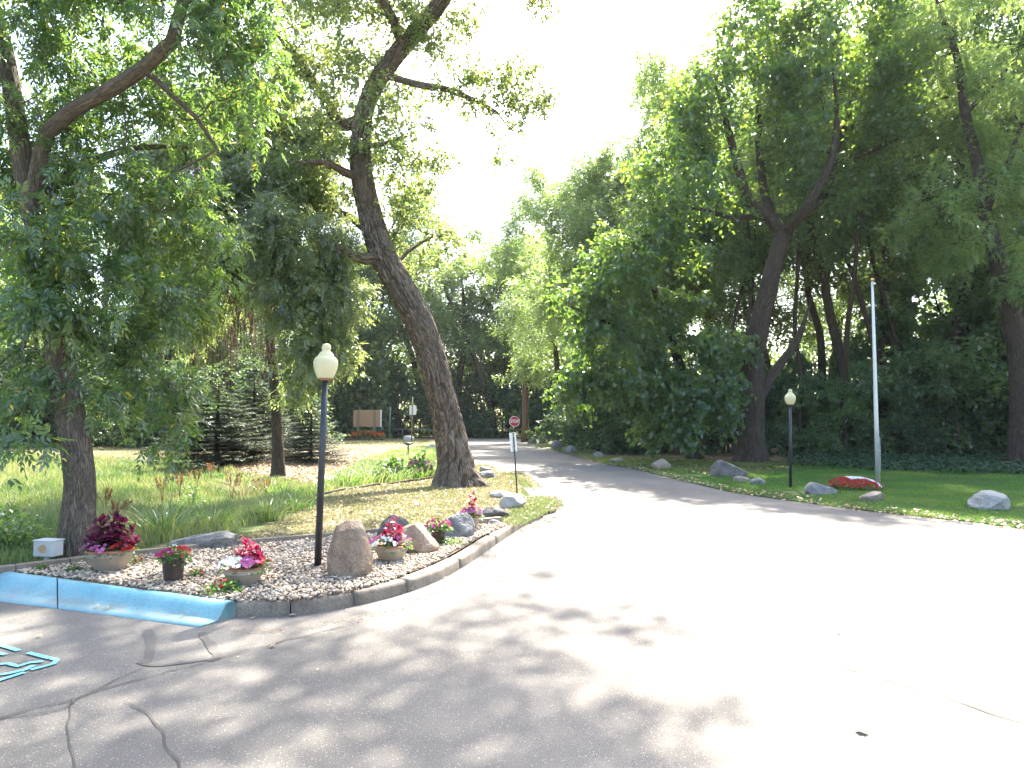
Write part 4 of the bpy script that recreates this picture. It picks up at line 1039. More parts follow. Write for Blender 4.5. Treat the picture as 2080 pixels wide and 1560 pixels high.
for i, (px, Y, tp, q, lb) in enumerate(shr):
    inst('shrub', SHR[q], px, Y, topY(tp, Y) * 1.05, lb, 'shrub', SH, rz=i * 1.1, sx=1.15, crown_mat=M['leaf_under'] if px > 1580 and i % 2 else None)
MT = 'low large leaved trees hanging over the lawn edge'
for i, (px, Y, tp, q, sx, lb) in enumerate([
    (1480, 38, 680, 1, 1.0, 'low large leaved tree filling the space left of the forked trunk'), (1605, 39, 725, 1, .8, 'low large leaved tree right behind the second lamp'),
    (1655, 34.5, 765, 0, 1.1, 'large leaved low tree drooping just right of the second lamp'), (1720, 39, 705, 1, .8, 'low large leaved tree behind the left side of the flagpole'),
    (1765, 34, 745, 0, 1.1, 'large leaved low tree drooping right behind the flagpole'), (1850, 38, 650, 1, 1.1, 'low large leaved tree right of the flagpole'),
    (1890, 33.5, 700, 0, 1.1, 'large leaved low tree between the flagpole and the pale boulder'), (1950, 37, 480, 1, 1.1, 'low large leaved tree left above the pale boulder'),
    (2030, 34, 620, 0, 1.2, 'large leaved low tree behind the pale boulder'), (2060, 37, 470, 1, 1.1, 'low large leaved tree in the right border of the wood')]):
    inst('understory_tree', BIG[q], px, Y, topY(tp, Y), lb, 'tree', MT, rz=i * 2.4, sx=sx)
SF = 'shrubs across the road at the foot of the far wood'
names = ['hidden by the lamp post', 'left of the plywood sign', 'behind the plywood sign', 'right of the plywood sign', 'behind the thin green post', 'behind the white sign', 'left of the leaning trunk', 'behind the leaning trunk',
         'right of the leaning trunk', 'above the road end', 'left of the stop sign', 'behind the stop sign', 'behind the utility pole', 'right of the utility pole']
for i, nm in enumerate(names):
    px = 600 + i * 42; Y = 80.5 + (i * 37 % 5) * .8
    inst('roadside_shrub', SHR[(0, 2, 1, 2)[i % 4]], px, Y, (4.6, 7.5, 5.5, 8.2)[i % 4], 'green roadside shrub ' + nm, 'shrub', SF, rz=i * 1.7, sx=1.25)
SM = 'bushes closing the far end of the meadow'
for i, nm in enumerate(['at the left border', 'second from the left border', 'left of the ash trunk', 'behind the ash trunk', 'right of the ash trunk', 'midway to the spruce', 'left of the spruce', 'behind the left spruce', 'behind the bare twigs', 'behind the slim dark trunk', 'behind the lamp globe']):
    inst('meadow_bush', SHR[(2, 0, 2)[i % 3]], -60 + i * 66, 46 + (i % 3) * 3, (5.5, 4, 6.5)[i % 3], 'dark bush beyond the dry meadow ' + nm, 'bush', SM, rz=i * 2.3, sx=1.5)
# far mass that closes the gaps low down
def far_mass():
    rr = np.random.default_rng(5); n = 130000
    x = rr.uniform(-110, 130, n); y = 100 + rr.uniform(0, 8, n); z = rr.uniform(0, 1, n) ** .9 * (17 + 3 * np.sin(x * .13) + 2.5 * np.sin(x * .37 + 2))
    # the wood on the right, deep
    m_ = 42000; x2 = rr.uniform(16, 75, m_); y2 = 58 + rr.uniform(0, 7, m_); z2 = rr.uniform(0, 1, m_) * (5 + 2 * np.sin(x2 * .4))
    m3 = 36000; x3 = rr.uniform(-75, -14, m3); y3 = 76 + rr.uniform(0, 5, m3); z3 = rr.uniform(0, 1, m3) * (12 + 3 * np.sin(x3 * .3))
    P = np.stack([np.concatenate([x, x2, x3]), np.concatenate([y, y2, y3]), np.concatenate([z, z2, z3])], 1); q = len(P)
    L = rr.uniform(.35, .75, q); me = leafmesh('far_wood', P, rr.normal(0, 1, (q, 3)), rr.normal(0, .6, (q, 3)) + np.array([0, 0, 1]), L, L * .8, rr.random(q))
    tag(link('far_wood', me, M['leaf_forest']), 'dark mass of distant woodland closing the view', 'woodland', kind='stuff')
far_mass()

# ---- spruces
def spruce_proto(seed, h, rad, gap):
    rr = np.random.default_rng(seed); T = Tree(seed); T.limb([(0, 0, -.1), (0, 0, h * .5), (0, 0, h)], [.12, .07, .02], step=.3)
    P, A, N = [], [], []
    z = .25
    while z < h:
        R_ = rad * (1 - z / h) ** .75
        for b in range(int(7 + R_ * 3)):
            a = rr.uniform(0, 6.283); L = R_ * rr.uniform(.7, 1.1); m_ = int(max(3, L / .045)); d = np.array([math.cos(a), math.sin(a), 0]); s_ = np.array([-d[1], d[0], 0])
            dr = rr.uniform(.15, .4)
            pts = [(d * L * t + np.array([0, 0, z - dr * L * t + .30 * L * t * t])) for t in (0, .5, 1)]
            T.limb([Vector(q) for q in pts], [.02, .012, .005], 0 if False else None, .4)
            for j in range(m_):
                t = (j + 1) / m_; c = d * L * t + np.array([0, 0, z - dr * L * t + .30 * L * t * t]); sl_ = (1 - t * .7) * L * .32 + .05
                for sg in (-1, 1):
                    for q in range(3):
                        f = (q + rr.random()) / 3; P.append(c + s_ * sg * sl_ * f + d * sl_ * f * .6 + np.array([0, 0, -.12 * f * sl_ + rr.normal(0, .015)])); A.append(d * .8 + s_ * sg * .7 + rr.normal(0, .25, 3)); N.append(np.array([0, 0, 1.]) + rr.normal(0, .3, 3))
        z += gap * rr.uniform(.8, 1.2)
    T.radii(.005); me = T.wood('trunk', (3, 3)); P = np.array(P); L = rr.uniform(.09, .15, len(P))
    cr = leafmesh('crown', P, np.array(A), np.array(N), L, L * .3, rr.random(len(P)) * .6 + .4 * rr.random())
    me.materials.append(M['bark_wood']); cr.materials.append(M['needle']); print('spruce', len(P)); return me, cr, h
SPR = spruce_proto(61, 5.0, 2.3, .26)
GS = 'spruces on the leafy bank'
inst('spruce_tree', SPR, 442, 25.5, 3.0, 'low dark spruce at the left end of the leafy bank', 'spruce', GS, z=.05, sx=1.9)
inst('spruce_tree', SPR, 515, 28.5, 3.4, 'broad spruce behind the bare hanging twigs', 'spruce', GS, z=.1, rz=2, sx=1.7)
inst('spruce_tree', SPR, 632, 27, 2.6, 'spruce between the slim dark trunk and the plywood sign', 'spruce', GS, z=.1, rz=4, sx=1.3)

# ------------------------------------------------------------------ gravel
def gravel():
    rr = np.random.default_rng(2)
    wp = [(p.x, p.y) for p in [G(x, y, .13) for x, y in BED]]
    bm = bmesh.new(); bmesh.ops.create_icosphere(bm, subdivisions=1, radius=1); base = []
    bmesh.ops.triangulate(bm, faces=bm.faces); V0 = np.array([v.co[:] for v in bm.verts]); F0 = np.array([[v.index for v in f.verts] for f in bm.faces]); bm.free()
    x0, x1 = min(p[0] for p in wp), max(p[0] for p in wp); y0, y1 = min(p[1] for p in wp), max(p[1] for p in wp)
    q = np.stack([rr.uniform(x0, x1, 60000), rr.uniform(y0, y1, 60000)], 1); q = q[inpoly(q[:, 0], q[:, 1], wp)][:27000]; n = len(q)
    s_ = rr.uniform(.008, .020, n) * np.where(rr.random(n) > .93, 1.5, 1); dims = s_[:, None] * rr.uniform(.6, 1.35, (n, 3)) * np.array([1, 1, .62])
    V = V0[None] * (1 + rr.uniform(-.22, .22, (n, len(V0), 1))) * dims[:, None]
    a = rr.uniform(0, 6.283, n); tl = rr.normal(0, .35, n); ca, sa = np.cos(a)[:, None], np.sin(a)[:, None]; ct, st = np.cos(tl)[:, None], np.sin(tl)[:, None]
    y_ = V[..., 1] * ct - V[..., 2] * st; z_ = V[..., 1] * st + V[..., 2] * ct; x_ = V[..., 0]
    V = np.stack([x_ * ca - y_ * sa, x_ * sa + y_ * ca, z_], -1)
    V += np.stack([q[:, 0], q[:, 1], H(q[:, 0], q[:, 1]) + rr.uniform(.0, .028, n)], 1)[:, None]
    Fc = (F0[None] + (np.arange(n) * len(V0))[:, None, None]).reshape(-1, 3)
    me = npmesh('gravel', V.reshape(-1, 3), [Fc], True); attr(me, 'var', np.repeat(rr.random(n), len(F0))); print('gravel', n)
    tag(link('gravel', me, M['pebble']), 'pale mixed river pebbles filling the bed inside the kerb', 'gravel', kind='stuff')
gravel()

# ------------------------------------------------------------------ grass and plants
rg = np.random.default_rng(31)
def on_land(q): return np.stack([q[:, 0], q[:, 1], H(q[:, 0], q[:, 1])], 1)
LUSH = [(-200, 1190), (20, 1158), (150, 1140), (330, 1112), (480, 1085), (560, 1050), (640, 1010), (690, 985), (600, 965), (500, 955), (380, 938), (200, 930), (-200, 925)]
q = scatter(rg, 60000, LUSH, .1, 1.3); pxv, pyv = proj(q[:, 0], q[:, 1], .1 + 0 * q[:, 0])
lf = sstep(420, 150, pxv)
tall = .12 + .16 * lf * rg.random(len(q)) + .10 * rg.random(len(q))
gn_ = np.array([noise.noise(Vector((a * 1.1, b * 1.1, 4))) + .6 * noise.noise(Vector((a * 3, b * 3, 8))) for a, b in q]); tall = tall * np.clip(1 + 1.3 * gn_, .35, 2.2)
blades('tall_grass', on_land(q), tall, .007 + .006 * rg.random(len(q)) + .0006 * q[:, 1], .5, np.clip(rg.random(len(q)) * .6 + .9 * np.array([noise.noise(Vector((a * .7, b * .7, 0))) for a, b in q]) + .4, 0, 1), M['grass'], rg, 'lush green meadow grass in the hollow left of the lamp', 'grass', segs=3)
q = scatter(rg, 45000, DRY, .1, 1.2)
blades('dry_grass', on_land(q), rg.uniform(.015, .055, len(q)), .004 + .0009 * q[:, 1], .8, np.clip(rg.random(len(q)) * .7 + .4 * np.array([noise.noise(Vector((a * .9, b * .9, 5))) for a, b in q]) + .1, 0, 1), M['drygrass'], rg, 'thin sunburnt lawn under the leaning tree', 'grass')
BORD = [(630, 1000), (700, 988), (770, 976), (840, 966), (905, 957), (930, 945), (930, 920), (860, 905), (790, 915), (740, 935), (690, 950), (640, 978)]
q = scatter(rg, 9000, BORD, .1, 1.0)
blades('border_grass', on_land(q), rg.uniform(.08, .42, len(q)), .012, .8, rg.random(len(q)) * .9 + .1, M['blade'], rg, 'mixed grasses filling the border left of the leaning trunk', 'grass', segs=3)
EG = [(1010, 1070), (1050, 1030), (1060, 980), (1020, 955), (1060, 967), (1092, 985), (1120, 1005), (1134, 1026), (1130, 1040), (1105, 1052), (1060, 1072)]
q = scatter(rg, 9000, EG, .1, 1.0)
blades('verge_grass', on_land(q), rg.uniform(.02, .07, len(q)), .010, .8, rg.random(len(q)), M['grass'], rg, 'yellow green grass fringe between the pale rock and the drive', 'grass')
STRAW = [(-200, 932), (380, 936), (480, 915), (700, 905), (780, 905), (940, 900), (940, 894), (700, 890), (-200, 884)]
q = scatter(rg, 42000, STRAW, .0, 1.6)
blades('straw_grass', on_land(q), rg.uniform(.05, .16, len(q)), .003 + .0009 * q[:, 1], .7, rg.random(len(q)), M['drygrass'], rg, 'sunlit straw coloured meadow beyond the hollow', 'grass')
RL = [(2300, 1105), (2080, 1073), (1900, 1052), (1700, 1029), (1500, 1001), (1400, 979), (1300, 955), (1220, 940), (1180, 925), (1300, 928), (1640, 940), (2080, 955), (2300, 955)]
q = scatter(rg, 150000, RL, .03, 1.25); g_n = np.array([noise.noise(Vector((a * .6, b * .6, 9))) for a, b in q])
blades('lawn_grass', np.stack([q[:, 0], q[:, 1], .02 + 0 * q[:, 0]], 1), rg.uniform(.03, .06, len(q)) * np.clip(1 + 1.4 * g_n, .3, 1.8), .004 + .0008 * q[:, 1], .7, np.clip(rg.random(len(q)) * .6 + .25 + 1.1 * g_n, 0, 1), M['lawn'], rg, 'mown green lawn around the flagpole and boulders', 'grass')
q = scatter(rg, 6000, [(1060, 905), (1130, 918), (1180, 925), (1240, 925), (1180, 905), (1120, 893), (1060, 889), (940, 887), (700, 886), (700, 883), (1160, 885)], .03, 1.0)
blades('roadside_grass', np.stack([q[:, 0], q[:, 1], .02 + 0 * q[:, 0]], 1), rg.uniform(.04, .13, len(q)), .05, .7, rg.random(len(q)), M['grass'], rg, 'grass strip round the far stones and across the road', 'grass')
# ivy ground cover
IV = [(1600, 945), (1800, 955), (2080, 962), (2400, 960), (2400, 908), (1900, 905), (1600, 915)]
q = scatter(rg, 26000, IV, .1, 1.2); hh = .12 + .2 * rg.random(len(q)) * (1 + np.sin(q[:, 0] * 1.3) * .4)
P_ = np.stack([q[:, 0], q[:, 1], hh * rg.random(len(q)) ** .5 + .03], 1); L = rg.uniform(.09, .16, len(q))
me = leafmesh('ground_cover', P_, rg.normal(0, 1, (len(q), 3)) * np.array([1, 1, .3]), rg.normal(0, .7, (len(q), 3)) + np.array([0, -.4, 1]), L, L * .8, rg.random(len(q)))
tag(link('ground_cover', me, M['leaf_ivy']), 'low leafy ground cover along the foot of the wood', 'ground cover', kind='stuff')
# leaf litter
def litter(name, polyp, n, hf, size, lo, hi, label, near=1.2):
    q = scatter(rg, n, polyp, .1, near); a = rg.uniform(0, 6.283, len(q))
    P_ = np.stack([q[:, 0], q[:, 1], hf(q[:, 0], q[:, 1]) + rg.uniform(.004, .03, len(q))], 1)
    L = rg.uniform(*size, len(q)); me = leafmesh(name, P_, np.stack([np.cos(a), np.sin(a), rg.normal(0, .25, len(q))], 1), rg.normal(0, .35, (len(q), 3)) + np.array([0, 0, 1]), L, L * .7, rg.uniform(lo, hi, len(q)))
    tag(link(name, me, M['litter']), label, 'leaf litter', kind='stuff')
litter('leaf_litter', DRY, 2600, H, (.04, .09), .3, 1, 'fallen brown leaves strewn over the dry lawn')
litter('leaf_litter', [(470, 1262), (590, 1259), (720, 1241), (830, 1213), (945, 1162), (1060, 1082), (1110, 1058), (1104, 1051), (1060, 1073), (945, 1151), (830, 1204), (720, 1232), (590, 1251), (470, 1254)], 900, lambda x, y: -.004 + 0 * x, (.008, .022), .0, .5, 'brown crumbs of leaf debris along the foot of the kerb', 1.0)
litter('leaf_litter', MULCH, 16000, H, (.06, .13), .1, .9, 'deep brown leaf litter on the bank under the slim trunk')
litter('leaf_litter', [(1180, 932), (1300, 953), (1500, 998), (1700, 1027), (1900, 1050), (2080, 1072), (2080, 1056), (1700, 1012), (1500, 988), (1300, 944)], 700, lambda x, y: .05 + 0 * x, (.05, .09), .5, 1, 'pale fallen leaves along the lawn edge of the drive')
litter('leaf_litter', [(1180, 925), (1300, 950), (1500, 965), (1640, 940), (1640, 925), (1400, 915)], 5000, lambda x, y: .04 + 0 * x, (.05, .11), .0, .6, 'brown leaf litter under the forked tree')

def clump(px, py, n, h, wd, lean, m_, name, label, cat, spread=.12, grp=None, seed=0, vlo=0, vhi=1):
    rr = np.random.default_rng(100 + seed); b = G(px, py, .1); b.z = Hs(b.x, b.y)
    q = rr.normal(0, spread, (n, 2)); P_ = np.stack([b.x + q[:, 0], b.y + q[:, 1], H(b.x + q[:, 0], b.y + q[:, 1]) - .01], 1)
    d = unit(np.stack([q[:, 0], q[:, 1], 0 * q[:, 0]], 1) + rr.normal(0, .05, (n, 3)) * np.array([1, 1, 0]))
    o = blades(name, P_, h * rr.uniform(.6, 1.1, n), wd, lean, rr.uniform(vlo, vhi, n), m_, rr, kind=None, dirv=d, segs=5)
    tag(o, label, cat, grp); return o
GI = 'arching strap-leaved clumps behind the timber edging'
clump(330, 1095, 150, .62, .022, .95, M['blade'], 'strap_leaf_clump', 'big arching strap leaved clump behind the small dark pot and flat grey rock', 'plant', .16, GI, 1)
clump(270, 1085, 80, .5, .02, .9, M['blade'], 'strap_leaf_clump', 'strap leaved clump touching the right side of the ash trunk', 'plant', .13, GI, 2)
clump(430, 1075, 90, .45, .018, .8, M['blade'], 'strap_leaf_clump', 'strap leaved clump above the flat grey rock', 'plant', .13, GI, 3)
clump(545, 1058, 110, .5, .02, 1.0, M['blade'], 'strap_leaf_clump', 'pale strap leaved clump left of the lamp post', 'plant', .12, GI, 4, .3, 1)
clump(600, 1035, 90, .42, .018, .9, M['blade'], 'strap_leaf_clump', 'strap leaved clump just behind the lamp post', 'plant', .12, GI, 5)
clump(700, 978, 130, .6, .03, .9, M['blade'], 'ornamental_grass', 'ornamental grass tussock right behind the lamp post', 'plant', .25, 'grass tussocks in the border', 6)
clump(750, 972, 120, .6, .03, .9, M['blade'], 'ornamental_grass', 'ornamental grass tussock in the middle of the border', 'plant', .25, 'grass tussocks in the border', 7)
clump(800, 968, 110, .55, .03, .8, M['blade'], 'ornamental_grass', 'ornamental grass tussock left of the pink lilies', 'plant', .25, 'grass tussocks in the border', 8)
clump(860, 962, 110, .5, .03, .8, M['blade'], 'ornamental_grass', 'ornamental grass tussock touching the leaning trunk', 'plant', .22, 'grass tussocks in the border', 9)
clump(500, 985, 110, .8, .025, .9, M['drygrass'], 'ornamental_grass', 'dry fountain grass in the hollow before the slim trunk', 'plant', .2, 'grass tussocks in the border', 10)
clump(560, 985, 80, .6, .025, .9, M['blade'], 'ornamental_grass', 'green tussock at the foot of the slim trunk', 'plant', .2, 'grass tussocks in the border', 12)
# leafy herbs with broad leaves
def herb(px, py, w_, h_, n, name, label, cat, leaf, flower=None, nf=0, grp=None, seed=0, fvar=(0, 1), L=(.07, .13), fr=.03, z=None, fm='petal', ftop=.8):
    rr = np.random.default_rng(300 + seed); b = G(px, py, .1); b.z = Hs(b.x, b.y) if z is None else z
    e = empty(name, b, label, cat, grp); u = rr.normal(0, 1, (n, 3)); u = unit(u) * (rr.random((n, 1)) ** .45); u[:, 2] = np.abs(u[:, 2])
    P_ = np.array(b) + u * np.array([w_ / 2, w_ / 2 * .8, h_]); Ls = rr.uniform(*L, n)
    A_ = u * np.array([1, 1, .4]) + rr.normal(0, .4, (n, 3)); me = leafmesh('leaves', P_, A_, rr.normal(0, .4, (n, 3)) + np.array([0, 0, 1]), Ls, Ls * .6, rr.random(n)); link('leaves', me, leaf, e)
    W_ = Tree(seed + 900)
    for k in range(min(24, n // 12 + 3)):
        q = P_[rr.integers(n)]; W_.limb([Vector(b) + Vector((rr.normal(0, w_ * .06), rr.normal(0, w_ * .05), -.02)), Vector(q)], [.006, .003], None, .1)
    W_.radii(.003); link('stems', W_.wood('stems', (3, 3)), M['flowerleaf'], e)
    if nf:
        u = unit(rr.normal(0, 1, (nf, 3))); u[:, 2] = np.abs(u[:, 2]) * .5 + ftop * .5; u[:, 1] -= .25
        P_ = np.array(b) + unit(u) * np.array([w_ / 2, w_ / 2 * .8, h_]) * rr.uniform(.85, 1.08, (nf, 1)); blooms(P_, unit(u) + rr.normal(0, .35, (nf, 3)) + np.array([0, -.3, 0]), fr, rr.uniform(*fvar, nf), rr, M[fm], e)
    return e
def blooms(P, N, r_, var, rr, m_, e):
    N = np.asarray(N, float); var = np.asarray(var)
    for i in range(len(P)): link('flower', flowers(P[i:i + 1], N[i:i + 1], r_, var[i:i + 1], rr), m_, e)
def flowers(P, N, r_, var, rr):
    N = unit(N); n = len(P); ref = np.where(np.abs(N[:, 2:3]) > .8, np.array([[1., 0, 0]]), np.array([[0, 0, 1.]])); a0 = unit(np.cross(N, ref)); b0 = np.cross(N, a0)
    ps, as_, ns, vs = [], [], [], []; ph = rr.uniform(0, 6.28, n)[:, None]
    for k in range(5):
        a = ph + k * 2 * np.pi / 5; d = a0 * np.cos(a) + b0 * np.sin(a); ps.append(P + N * .002 * k); as_.append(d + N * .25); ns.append(N); vs.append(var)
    rad = np.tile(r_ * rr.uniform(.75, 1.2, n), 5)
    return leafmesh('flowers', np.concatenate(ps), np.concatenate(as_), np.concatenate(ns), rad, rad * 1.05, np.concatenate(vs), .6)
herb(855, 960, .9, .75, 420, 'lily_clump', 'green lily clump with pale pink blooms left of the leaning trunk', 'plant', M['flowerleaf'], True, 26, None, 1, (.55, .7), (.12, .22), .07)
herb(800, 955, .7, .5, 260, 'lily_clump', 'lower lily clump with a single pink bloom left of its pinker neighbour', 'plant', M['flowerleaf'], True, 5, None, 2, (.5, .6), (.12, .2), .06)
herb(770, 970, .8, .5, 300, 'broadleaf_plant', 'dark broad leaved plant among the border grasses', 'plant', M['leaf_shrub'], None, 0, None, 3)
herb(20, 1120, .9, .5, 700, 'weed_patch', 'bushy pale green weeds left of the grey junction box', 'weeds', M['flowerleaf'], True, 8, None, 4, (.8, 1), (.04, .08), .015)
herb(20, 1060, .8, .45, 500, 'weed_patch', 'leafy weeds farther back left of the ash trunk', 'weeds', M['flowerleaf'], None, 0, None, 5, (.8, 1), (.04, .08))
herb(390, 1000, .5, .55, 260, 'weed_patch', 'single tall yellow green weed in the meadow hollow', 'weeds', M['flowerleaf'], None, 0, None, 6, (0, 1), (.04, .09))
# rusty dock plants
rk = random.Random(8)
dl = ['in the meadow hollow right behind the ash trunk', 'left of the tall yellow green weed', 'beside the tall yellow green weed', 'in front of the left spruce', 'before the slim dark trunk', 'nearest the big arching clump', 'at the right end of the meadow hollow', 'at the foot of the spruce branches']
for i, (px, py, h_) in enumerate([(228, 1034, .4), (330, 985, .6), (365, 975, .6), (400, 965, .6), (470, 985, .75), (215, 1010, .5), (540, 975, .5), (430, 950, .6)]):
    rr = np.random.default_rng(500 + i); b = G(px, py + 12, .1); b.z = Hs(b.x, b.y)
    e = empty('dock_plant', b, 'dry rusty brown seed head of dock ' + dl[i], 'plant', 'rusty dock seed heads in the meadow'); W_ = Tree(500 + i)
    for s_ in range(5):
        Ps = []
        dx, dy = rr.normal(0, .10, 2); W_.limb([Vector(b), Vector(b) + Vector((dx * .6, dy * .6, h_ * .6)), Vector(b) + Vector((dx * 1.6, dy * 1.6, h_))], [.006, .005, .003], None, .1)
        for j in range(60):
            t = rr.uniform(.6, 1.0); Ps.append(np.array(b) + np.array([dx * 1.6 * t, dy * 1.6 * t, h_ * t]) + rr.normal(0, .011, 3))
        Ps = np.array(Ps); link('seed_head', leafmesh('seed_head', Ps, rr.normal(0, 1, Ps.shape), rr.normal(0, 1, Ps.shape), .028, .022, rr.random(len(Ps))), M['dock'], e)
    W_.radii(.003); link('stems', W_.wood('stems', (3, 3)), M['twig'], e)

# ------------------------------------------------------------------ boulders
def boulder(px, py, wpx, hpx, m_, label, seed, dz=.75, z=None, planes=9, rz=0, top=None, name='boulder', grp=None, lo=.62):
    zz = z if z is not None else None
    b = G(px, py, .1 if z is None else z); b.z = Hs(b.x, b.y) if z is None else z
    b = G(px, py, b.z); dist = b.y; w_ = wpx / F * dist; h_ = hpx / F * dist; rr = random.Random(seed)
    bm = bmesh.new(); bmesh.ops.create_icosphere(bm, subdivisions=5 if wpx > 60 else 4, radius=1)
    pl = []
    for k in range(planes):
        n = Vector((rr.gauss(0, 1), rr.gauss(0, 1), rr.gauss(.2, .8))).normalized(); pl.append((n, rr.uniform(lo, .90)))
    if top: pl += [(Vector(t_[:3]).normalized(), t_[3]) for t_ in top]
    for v in bm.verts:
        c = v.co
        for n, t_ in pl:
            d = c.dot(n)
            if d > t_: c -= n * (d - t_) * .92
        s_ = 1 + .09 * noise.noise(c * 2.0 + Vector((seed, 0, 0))) + .05 * (abs(noise.noise(c * 4.2 + Vector((seed, 3, 0)))) - .3) + .03 * noise.noise(c * 9 + Vector((seed, 5, 0))) + .016 * noise.noise(c * 21)
        v.co = c * s_
    xs = [v.co.x for v in bm.verts]; zs = [v.co.z for v in bm.verts]
    sx = w_ / (max(xs) - min(xs)); cx = (max(xs) + min(xs)) / 2; zt = max(zs); z0 = -.45; sz = h_ / (zt - z0)
    rot = Matrix.Rotation(rz, 3, 'Y')
    for v in bm.verts:
        v.co = Vector(((v.co.x - cx) * sx, v.co.y * w_ / 2 * dz, (v.co.z - z0) * sz))
        if v.co.z < -.05: v.co.z = -.05 - (-.05 - v.co.z) * .1
    o = bmobj(name, bm, m_, None, True, True); o.location = b + Vector((0, w_ / 2 * dz * .8, -.01)); tag(o, label, 'boulder', grp); return o
boulder(704, 1176, 90, 115, M['rock_tan'], 'large upright tan boulder right beside the lamp post', 5, .8, None, 7, top=[(.1, -.15, 1, .86), (-.9, -.2, .6, .88), (.9, -.1, .55, .90), (0, -1, .25, .75)], lo=.8)
boulder(846, 1128, 86, 62, M['rock_tan'], 'tan boulder with a sunlit sloping top right of the biggest front bowl', 12, .9, None, 9, top=[(.9, -.2, .9, .62), (0, -1, .2, .75), (-.3, 0, 1, .8)])
boulder(797, 1098, 72, 50, M['rock_dark'], 'dark rounded boulder hidden behind red leaves against the timber edging', 17, .8)
boulder(925, 1094, 76, 50, M['rock_grey'], 'grey boulder between the right dark pot and the farthest bowl', 21, .8, top=[(.5, -.6, .7, .7), (-.6, -.5, .6, .75)])
boulder(400, 1118, 138, 36, M['rock_grey'], 'long flat grey rock behind the timber edging above the small dark pot', 24, .5, None, 9, top=[(-.55, 0, 1, .42)])
boulder(1042, 1034, 56, 30, M['rock_pale'], 'bright pale rock at the foot of the black sign post', 28, .8, top=[(0, -.2, 1, .7), (.6, -.3, .6, .7)])
boulder(1018, 1010, 52, 12, M['rock_pale'], 'flat pale slab just behind the bright rock at the sign post', 31, .8)
boulder(1000, 1052, 70, 22, M['rock_dark'], 'low dark crumbled rock beside the bright pale rock', 34, .6)
boulder(990, 972, 38, 16, M['rock_grey'], 'flat grey rock leaning at the right of the big tree roots', 37, .8)
boulder(985, 958, 22, 12, M['rock_grey'], 'small grey rock behind the roots of the leaning trunk', 40, .8)
boulder(1000, 1066, 36, 12, M['rock_grey'], 'small grey stone beside the farthest bowl of flowers', 42, .7)
boulder(830, 896, 24, 12, M['rock_pale'], 'pale rock beside the white sign at the far road', 43, .8)
boulder(789, 888, 16, 12, M['rock_pink'], 'pinkish rock right of the flower bed under the plywood sign', 45, .8)
boulder(878, 912, 30, 10, M['rock_grey'], 'grey rock behind the pink lilies', 46, .8)
RB = .03
boulder(1081, 901, 21, 15, M['rock_dark'], 'pointed dark boulder nearest the utility pole', 51, .8, RB, top=[(.7, 0, .7, .6), (-.7, 0, .7, .6)])
boulder(1103, 901, 18, 12, M['rock_dark'], 'small dark boulder between the two pointed ones beside the pole', 53, .8, RB)
boulder(1132, 911, 25, 18, M['rock_dark'], 'blackish boulder half lit at the end of the dark shrubs', 55, .8, RB, top=[(.7, 0, .7, .65), (-.8, -.3, .5, .6)])
boulder(1160, 919, 24, 14, M['rock_grey'], 'grey round boulder in shade below the dark shrubs', 57, .8, RB)
boulder(1217, 930, 23, 13, M['rock_grey'], 'small light grey boulder at the road below the spreading tree', 59, .8, RB)
boulder(1255, 938, 32, 8, M['rock_grey'], 'low flat grey stone at the edge of the shaded drive', 61, .8, RB)
boulder(1346, 952, 40, 20, M['rock_pink'], 'brown rounded boulder left of the biggest dark one', 63, .8, RB)
boulder(1487, 970, 76, 36, M['rock_dark'], 'largest dark grey boulder with a long sloping side under the forked tree', 66, .7, RB, top=[(.55, -.1, .8, .42), (-.9, -.2, .3, .75), (0, -1, .2, .7)])
boulder(1510, 979, 34, 12, M['rock_pink'], 'low pinkish stone in front of the largest dark boulder', 68, .8, RB)
boulder(1543, 985, 34, 15, M['rock_grey'], 'rounded grey stone right of the low pinkish one', 70, .8, RB)
boulder(1675, 1004, 66, 24, M['rock_grey'], 'long grey boulder with a hollowed face right of the second lamp', 73, .7, RB, top=[(.5, 0, .9, .55), (0, -1, .4, .55)])
boulder(1778, 1018, 50, 20, M['rock_pink'], 'smooth light tan boulder in front of the red and white flowers', 75, .7, RB, top=[(-.55, 0, .9, .6)])
boulder(2028, 1036, 80, 38, M['rock_pale'], 'large pale domed boulder near the right border', 78, .8, RB, lo=.78)

# ------------------------------------------------------------------ timbers
def timber(name, pts, h_, w_, m_, label, z=None):
    P = []
    for x, y in pts:
        b = G(x, y, .13); b.z = Hs(b.x, b.y); P.append(b)
    bm = bmesh.new()
    for a, b in zip(P, P[1:]):
        d = b - a; ln = d.length; rot = Matrix.Rotation(math.atan2(d.y, d.x), 3, 'Z'); c = (a + b) / 2; c.z = (a.z + b.z) / 2 + h_ / 2 - .03
        add_box(bm, c, (ln - .008, w_, h_ + .06), rot, .006)
    o = bmobj(name, bm, m_); tag(o, label, 'edging'); return o
timber('timber_edging', [(-60, 1172), (30, 1160), (140, 1146), (250, 1132)], .07, .09, M['timber'], 'weathered timber edging from the blue kerb to the leftmost bowl')
timber('timber_edging', [(252, 1132), (465, 1110), (640, 1095)], .07, .09, M['timber'], 'weathered timber edging between the leftmost bowl and the lamp post')
timber('timber_edging', [(642, 1095), (860, 1075), (925, 1070)], .07, .09, M['timber'], 'weathered timber edging passing behind the boulders')
timber('timber_edging', [(945, 1069), (1017, 1062)], .09, .10, M['timber'], 'short end of timber edging right of the farthest bowl')
timber('timber_edging', [(640, 1000), (700, 988), (770, 976), (840, 966), (905, 957)], .05, .08, M['timber_dark'], 'low dark edging of the grass border left of the leaning trunk')

